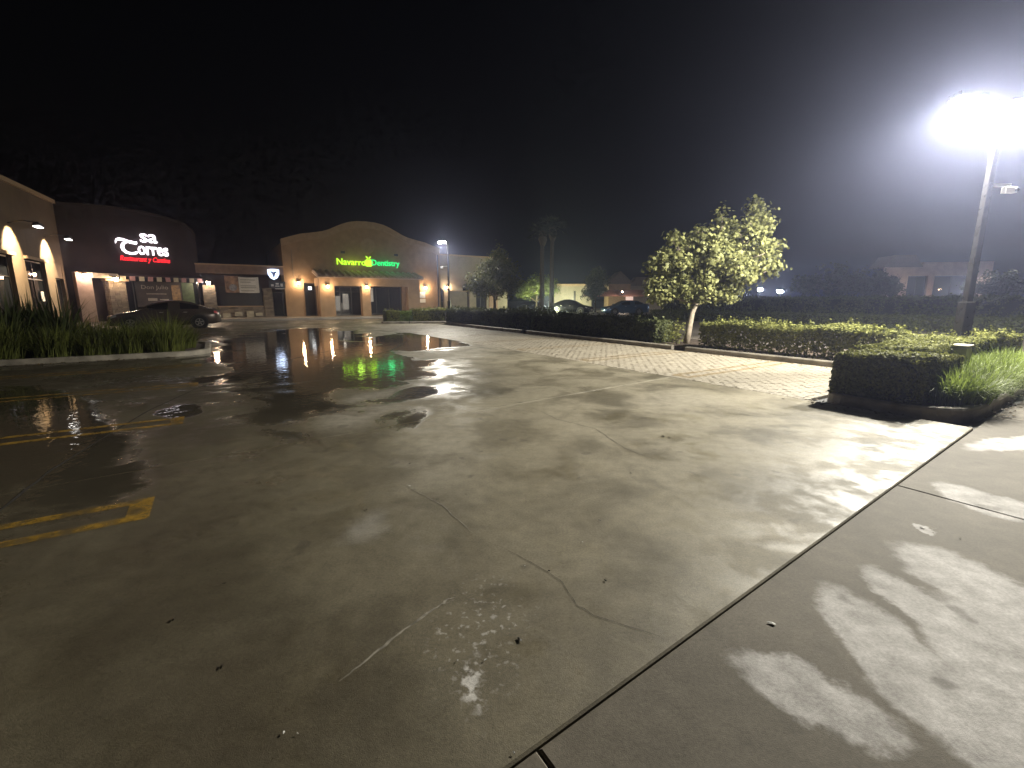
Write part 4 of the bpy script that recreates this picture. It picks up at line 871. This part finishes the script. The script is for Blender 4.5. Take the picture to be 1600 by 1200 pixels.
for x, lab in ((8.0, 'wall washer lamp on a long arm, left of the two on the ochre wing'), (13.3, 'wall washer lamp on a long arm, right of the two on the ochre wing')):
    wl = thing('floodlight', lab, 'floodlight', W(-7.3, 22 + x, Z0), GA + math.pi / 2, 'wall washer lamps of the ochre wing')
    MB().tube([(0, -.002, 4.75), (0, -.5, 4.9), (0, -1.0, 4.82)], .025, 8).build('arm', M_DARK, wl, smooth=True)
    MB().add([(-.35, -1.1, 4.7), (.35, -1.1, 4.7), (.35, -.85, 4.66), (-.35, -.85, 4.66), (-.3, -1.08, 4.84), (.3, -1.08, 4.84), (.3, -.9, 4.84), (-.3, -.9, 4.84)], [(3, 2, 1, 0), (4, 5, 6, 7), (0, 1, 5, 4), (1, 2, 6, 5), (2, 3, 7, 6), (3, 0, 4, 7)]).build('lamp_head', M_DARK, wl)
    MB().box(-.32, .32, -1.085, -.87, 4.63, 4.655).build('lens', emis('washer lens', (1, .95, .88), 8), wl)
    lamp('washer_light', wl, (0, -.95, 4.6), 3600, (1, .80, .52), .12, rad(92), (rad(46), 0, 0), .35)

# --- grey shop right of the tan shop, with the arched doorway
R_ = thing('grey_shop', 'plain grey beige shop wing right of the tan shop with an arched doorway', 'building', W(18.95, 44.0, Z0))
MB().plate([(0, 2.7), (9, 2.7), (9, 5.8), (0, 5.8)], 0, .35).build('upper_wall', M_STUCCO_G, R_); box('parapet_cap', M_TRIM, R_, -.02, 9.05, -.08, .4, 5.801, 5.95)
box('wall', M_STUCCO_G, R_, 0, .35, 0, .35, 0, 2.698); box('wall', M_STUCCO_G, R_, 1.25, 3.4, 0, .35, 0, 2.698); box('wall', M_STUCCO_G, R_, 6.3, 9, 0, .35, 0, 2.698); box('wall', M_STUCCO_G, R_, 4.2, 5.0, 0, .35, 0, 2.698); box('side_wall', M_STUCCO_G, R_, 8.65, 9, .352, 10, 0, 5.8)
arc_p = [(.35, 2.698), (.35, 2.1)] + [(.8 - .45 * math.cos(rad(a)), 2.1 + .45 * math.sin(rad(a))) for a in range(15, 180, 15)] + [(1.25, 2.1), (1.25, 2.698)]
MB().plate(arc_p[::-1], 0, .35).build('arch', M_STUCCO_G, R_); box('arch_recess', M_INT, R_, .3, 1.3, .9, 1.0, 0, 2.69)
window(R_, 3.42, 4.18, .3, 2.6, .15); window(R_, 5.02, 6.28, .3, 2.6, .15, (5.6,)); box('low_wall', M_STUCCO_G, R_, 1.4, 3.3, -1.2, -1.0, 0, 2.2); box('low_wall_cap', M_TRIM, R_, 1.35, 3.35, -1.25, -.95, 2.202, 2.28)
ba = MB(); n = 8
lo_ = [(3.3 + .75 * (1 - math.cos(math.pi * i / n)), 2.62) for i in range(n + 1)]; hi_ = [(x, 2.63 + .42 * math.sin(math.pi * i / n)) for i, (x, _) in enumerate(lo_)]
ba.strip(lo_, hi_, -.8, -.002).build('barrel_awning', M_DARK, R_); box('wall_cap_light', M_WHITE, R_, 7.2, 7.5, -.06, -.002, 1.2, 1.5)
box('brown_door', mat('brown door', (.2, .1, .05), .6), R_, 6.6, 7.7, -.05, -.002, .02, 2.3)

# ---------------------------------------------------------------- far buildings beyond the driveway
def far_building(name, label, x0, x1, ytop, Y, m, rz=.0, ybase=None, lamps=()):
    p0, p1 = at(x0, ytop, Y), at(x1, ytop, Y); h = p0.z
    root = thing(name, label, 'building', (p0.x, Y, 0), rz); Lx = p1.x - p0.x
    return root, Lx, h
root, Lx, h = far_building('far_shop', 'pale lit low wall of a shop behind the round dark tree', 862, 925, 447, 66, M_STUCCO_G)
box('wall', M_STUCCO_G, root, 0, Lx, 0, .4, 0, h); box('roof_band', M_TRIM, root, -.2, Lx + .2, -.3, .6, h + .002, h + .3); box('pilaster', M_FRAME, root, Lx * .55, Lx * .6, -.1, -.002, .2, h * .8); box('base_course', M_TRIM, root, 0, Lx, -.12, -.002, 0, .5)
fl = thing('floodlight', 'low garden floodlight washing the lime tree and the far wall', 'floodlight', at(852, 470, 49.3) * Vector((1, 1, 0)), 0)
MB().box(-.12, .12, -.1, .1, 0, .2, .02).build('housing', M_DARK, fl); MB().box(-.1, .1, -.08, .08, .205, .22).build('lens', emis('garden lens', (.95, 1, .75), 25), fl); lamp('garden_light', fl, (0, 0, .5), 1700, (.95, 1, .62), .1)
f2 = copy_tree(fl); f2.location = at(893, 470, 62.5) * Vector((1, 1, 0)); f2['label'] = 'added floodlight brightening the pale far wall from its foot'  # second lamp added to brighten the far wall
lawn = MB().prism([tuple((at(x, 480, Y)).xy) for x, Y in ((800, 45), (885, 45), (930, 66), (800, 66))], -.05, .012).build('lawn', mat('lawn', (.07, .10, .03), .9, .4, 5, .6, 30), None, kind='structure')
pv = thing('gabled_pavilion', 'small gabled pavilion with tiled roof behind the blue car', 'building', at(967, 480, 64) * Vector((1, 1, 0)), 0)
box('wall', M_STUCCO, pv, -1.5, 1.5, 0, 3, 0, 3.6); MB().plate([(-1.9, 3.602), (1.9, 3.602), (0, 5.3)], -.3, 3.3).build('gable_roof', mat('dim roof tile', (.14, .11, .09), .8), pv)
MB().add([(-5.2, -1.6, 2.0), (5, -1.6, 2.0), (4, -.01, 2.8), (-4.2, -.01, 2.8), (-5.2, -1.6, 1.9), (5, -1.6, 1.9), (4, -.01, 2.7), (-4.2, -.01, 2.7)], [(0, 1, 2, 3), (4, 7, 6, 5), (0, 4, 5, 1), (1, 5, 6, 2), (3, 7, 4, 0), (2, 6, 7, 3)]).build('lean_to_roof', mat('red brown roof', (.3, .15, .11), .8), pv)
box('window', emis('lit pane', (1, .7, .6), .7), pv, .9, 1.9, -.06, -.002, 1.2, 1.9); box('wall', M_STUCCO_G, pv, 1.51, 7, .4, .8, 0, 3.0)
sconce('small white lamp under the eaves of the gabled pavilion', at(972, 456, 61.8), 120, (1, .8, .66), 0, .14, 'lamps of the far buildings', 60)
sconce('white lamp under the long roof right of the gabled pavilion', at(1014, 459, 61), 110, (1, .86, .7), 0, .16, 'lamps of the far buildings', 60)
far = thing('far_row', 'long low dim building behind the lit tree', 'building', at(985, 480, 66) * Vector((1, 1, 0)), 0)
box('wall', M_STUCCO_G, far, 0, 12, 0, .4, 0, 3.4); MB().plate([(-.5, 3.402), (12.5, 3.402), (11.5, 4.6), (.5, 4.6)], -.8, 1.2).build('roof', MATS['dim roof tile'], far)
pk = thing('pink_building', 'pinkish lit building with dark openings seen above the far hedges at right', 'building', at(1375, 480, 52) * Vector((1, 1, 0)), rad(-12))
wp = 10.0
for x0, x1, z0, z1 in ((0, wp, 4.05, 5.0), (0, .7, 0, 4.048), (1.35, 2.3, 0, 4.048), (4.2, 4.8, 0, 4.048), (8.2, wp, 0, 4.048)): box('wall', mat('pink stucco', (.42, .30, .25), .85, .15, 2), pk, x0, x1, 0, .4, z0, z1)
for x0, x1 in ((.75, 1.32), (2.35, 4.15), (4.85, 8.15)): window(pk, x0, x1, .1, 4.0, .25, ((x0 + x1) / 2,))
MB().plate([(-.3, 5.002), (3.4, 5.002), (2.6, 6.3), (.6, 6.3)], -.3, 3).build('roof', MATS['dim roof tile'], pk); box('parapet', MATS['pink stucco'], pk, 3.5, wp, 0, .4, 5.002, 5.5)
sconce('bright floodlamp on the far building right of the pink lit wall', at(1508, 451, 49), 2600, (1, .98, .85), 0, .22, 'lamps of the far buildings', 140)
sconce('small white lamp at the far right behind the near lamp post', at(1553, 462, 47), 60, (1, .9, .85), 0, .12, 'lamps of the far buildings', 60)
for px, py, Y, lab in ((1187, 452, 55, 'left of the two white floodlights above the far hedge'), (1218, 455, 52, 'right of the two white floodlights above the far hedge')):
    p = at(px, py, Y); fr_ = thing('floodlight_post', lab, 'floodlight', (p.x, p.y, 0), 0, 'white floodlights above the far hedge')
    MB().tube([(0, 0, 0), (0, 0, p.z + .1)], .05, 8).build('post', M_DARK, fr_); MB().box(-.3, .3, -.12, .12, p.z + .1, p.z + .2, .02).build('lamp_head', M_DARK, fr_)
    MB().box(-.28, .28, -.16, -.125, p.z - .2, p.z + .09).box(-.22, .22, -.1, .1, p.z + .06, p.z + .09).build('lens', emis('flood lens', (.95, 1, 1), 220), fr_); lamp('flood_light', fr_, (0, -.4, p.z - .1), 260, (.93, .98, 1), .1)
bo = thing('bollard', 'pale short post standing in front of the tall dark hedge', 'bollard', W(33, 14, 0)); MB().lathe([(.12, 0), (.12, .95), (.1, 1.0), (.001, 1.02)], 0, 0, 12).build('post', M_PED, bo)
bo.location = at(1340, 478, 36) * Vector((1, 1, 0))

# ---------------------------------------------------------------- cars
def car(label, loc, rz, col, L_=4.65, H_=1.44, Wd=1.80, metal=.6, group=None, cat='car'):
    root = thing('parked_car', label, cat, loc, rz, group)     # front towards -x
    paint = mat('car paint %s' % (col,), col, .25, .05, 3, 0, metal=metal)
    hl = L_ / 2; w = Wd / 2
    # stations: x, half width, sill z, belt z, roof z, roof half width
    st = [(-hl, .62, .32, .60, .62, .5), (-hl + .08, .76, .22, .68, .70, .6), (-hl + .5, .86, .2, .78, .82, .66), (-hl + 1.0, .9, .2, .86, .90, .68), (-hl + 1.25, .9, .2, .90, .97, .66), (-hl + 1.65, .9, .2, .93, 1.22, .60), (-hl + 2.05, .9, .2, .94, 1.38, .57),
          (-hl + 2.5, .9, .2, .95, H_, .57), (-hl + 3.0, .9, .2, .96, H_ - .01, .57), (-hl + 3.4, .9, .2, .97, 1.37, .58), (-hl + 3.8, .89, .2, .98, 1.22, .60), (-hl + 4.15, .87, .22, .99, 1.07, .64), (-hl + 4.45, .82, .25, .98, 1.02, .64), (hl, .7, .34, .9, .93, .55)]
    def ring(s):
        x, hw, zs, zb, zr, rw = s; hw *= w / .9; rw *= w / .9
        half = [(hw * .9, zs), (hw * .985, zs + .1), (hw, (zs + zb) / 2 + .03), (hw * .965, zb), (rw + (hw * .965 - rw) * .12, zb + (zr - zb) * .88), (rw * .8, zr), (0, zr + .015)]
        return [(x, -y, z) for y, z in half] + [(x, y, z) for y, z in reversed(half[:-1])]
    rings = [ring(s) for s in st]; k = len(rings[0]); mb = MB(); vs_ = [p for r in rings for p in r]
    fs = [(i * k + j, i * k + (j + 1) % k, (i + 1) * k + (j + 1) % k, (i + 1) * k + j) for i in range(len(st) - 1) for j in range(k)] + [tuple(reversed(range(k))), tuple((len(st) - 1) * k + j for j in range(k))]
    body = mb.add(vs_, fs).build('body', paint, root, smooth=True)
    me = body.data
    wm = glass_mat('car glass', (.01, .011, .012), .95, .03)
    def pane(name, i0, i1, j0, j1, inset=.1):
        m_ = MB()
        def P(i, j): return Vector(rings[i][j % k])
        qs = []
        for i in range(i0, i1 + 1):
            a, b = P(i, j0), P(i, j1); qs.append((a.lerp(b, inset), a.lerp(b, 1 - inset)))
        n_ = len(qs); vv = []
        nrm = (qs[1][0] - qs[0][0]).cross(qs[0][1] - qs[0][0]).normalized(); c = sum((q_[0] for q_ in qs), Vector()) / n_
        if nrm.dot(c - Vector((c.x * .6, 0, .7))) < 0: nrm = -nrm
        for a, b in qs: vv += [a + nrm * .008, b + nrm * .008]
        m_.add(vv, [(2 * i, 2 * i + 1, 2 * i + 3, 2 * i + 2) for i in range(n_ - 1)]); return m_.build(name, wm, root)
    for j0, j1 in ((3, 4), (k - 3, k - 4)):
        pane('side_window', 5, 7, j0, j1, .12); pane('side_window', 8, 10, j0, j1, .12)
    # windscreen and rear window across the roof line
    for (ia, ib, nm) in ((4, 6, 'windscreen'), (9, 11, 'rear_window')):
        vv = []; 
        for i in range(ia, ib + 1): vv += [Vector(rings[i][5]) * 1 + Vector((0, .03, .012)), Vector(rings[i][6]) + Vector((0, 0, .012)), Vector(rings[i][7]) + Vector((0, -.03, .012))]
        MB().add(vv, [(3 * a + b, 3 * a + b + 1, 3 * a + b + 4, 3 * a + b + 3) for a in range(ib - ia) for b in range(2)]).build(nm, wm, root)
    def disc(mb_, x, y, z, r0, r1, t, seg=22):
        sgn = 1 if y > 0 else -1; vv = []
        for r, yy in ((r0, y), (r1, y), (r1, y - sgn * t), (r0, y - sgn * t)):
            for q in range(seg): a = 6.2832 * q / seg; vv.append((x + r * math.cos(a), yy, z + r * math.sin(a)))
        mb_.add(vv, [(a * seg + q, a * seg + (q + 1) % seg, ((a + 1) % 4) * seg + (q + 1) % seg, ((a + 1) % 4) * seg + q) for a in range(4) for q in range(seg)])
    M_TYRE = mat('tyre rubber', (.012, .012, .012), .8); M_RIM = mat('alloy rim', (.45, .44, .42), .3, metal=.8)
    for x in (-hl + .92, hl - .98):
        for sy in (-1, 1):
            a_ = MB(); disc(a_, x, sy * (w + .004), .34, .001, .40, .3); a_.build('wheel_arch', M_DARK, root)
            t_ = MB(); disc(t_, x, sy * (w + .012), .325, .2, .325, .22); wh = t_.build('wheel', M_TYRE, root)
            r_ = MB(); disc(r_, x, sy * (w + .002), .325, .001, .05, .03, 10); disc(r_, x, sy * (w + .01), .325, .175, .205, .05)
            for q in range(5):
                a = 6.2832 * q / 5 + .3; d = Vector((math.cos(a), 0, math.sin(a))); s_ = Vector((-math.sin(a), 0, math.cos(a))) * .028; y = sy * (w + .008); o_ = Vector((x, y, .325))
                r_.add([o_ + d * .03 - s_, o_ + d * .19 - s_, o_ + d * .19 + s_, o_ + d * .03 + s_], [(0, 1, 2, 3) if sy < 0 else (3, 2, 1, 0)])
            r_.build('rim', M_RIM, wh)
    M_HL = mat('headlamp glass', (.6, .62, .65), .1, metal=.3); M_TLm = mat('tail lamp glass', (.35, .02, .02), .15)
    for sy in (-1, 1):
        MB().add([(-hl + .03, sy * .42, .62), (-hl + .06, sy * .7, .66), (-hl + .42, sy * .862, .76), (-hl + .42, sy * .862, .66), (-hl + .05, sy * .72, .55), (-hl + .0, sy * .45, .52)], [(0, 1, 4, 5) if sy > 0 else (5, 4, 1, 0), (1, 2, 3, 4) if sy > 0 else (4, 3, 2, 1)]).build('headlight', M_HL, root)
        MB().add([(hl + .006, sy * .35, .86), (hl + .006, sy * .62, .87), (hl - .3, sy * .84, .92), (hl - .3, sy * .86, .80), (hl + .006, sy * .66, .72), (hl + .006, sy * .35, .75)], [(0, 1, 4, 5) if sy < 0 else (5, 4, 1, 0), (1, 2, 3, 4) if sy < 0 else (4, 3, 2, 1)]).build('tail_light', M_TLm, root)
        MB().box(-.85, -.66, sy * (w + .02) - .1 * (sy > 0) + 0, sy * (w + .02) + .1 + .0 * sy, .95, 1.06, .02).build('wing_mirror', paint, root)
        for x in (-.25, .75): MB().box(x, x + .16, min(sy * (w - .005), sy * (w + .025)), max(sy * (w - .005), sy * (w + .025)), .84, .87).build('door_handle', M_RIM, root)
    MB().box(-hl - .02, -hl + .02, -.26, .26, .36, .47).build('number_plate', M_WHITE, root); MB().box(hl - .02, hl + .02, -.26, .26, .55, .66).build('number_plate', M_WHITE, root)
    return root
c0 = W(-2.05, 30.2)
car('dark brown sedan parked behind the grassy island before the restaurant', (c0.x, c0.y, 0), GA, (.10, .078, .066), 4.75, 1.45, metal=.35)
p = at(893, 480, 50); car('black sedan parked beyond the hedge below the pale lit wall', (p.x, p.y, 0), rad(150), (.012, .012, .014), 4.6, 1.5)
p = at(975, 480, 46); car('blue sedan parked beyond the hedge in front of the gabled pavilion', (p.x, p.y, 0), rad(8), (.10, .17, .30), 4.4, 1.42)

# ---------------------------------------------------------------- night haze, added to carry the veiling glow around the near lamp
hz = MB().box(-95, 95, -15, 110, -1.1, 9.2).build('haze', None, None, kind='stuff')
hm = bpy.data.materials.new('glow haze'); hm.use_nodes = True; N = hm.node_tree.nodes; N.clear()
ho = N.new('ShaderNodeOutputMaterial'); pvn = N.new('ShaderNodeVolumePrincipled'); pvn.inputs['Color'].default_value = (.60, .66, 1, 1); pvn.inputs['Density'].default_value = HAZE; pvn.inputs['Anisotropy'].default_value = 0.8
hm.node_tree.links.new(pvn.outputs[0], ho.inputs['Volume']); hz.data.materials.append(hm); hz.visible_shadow = True
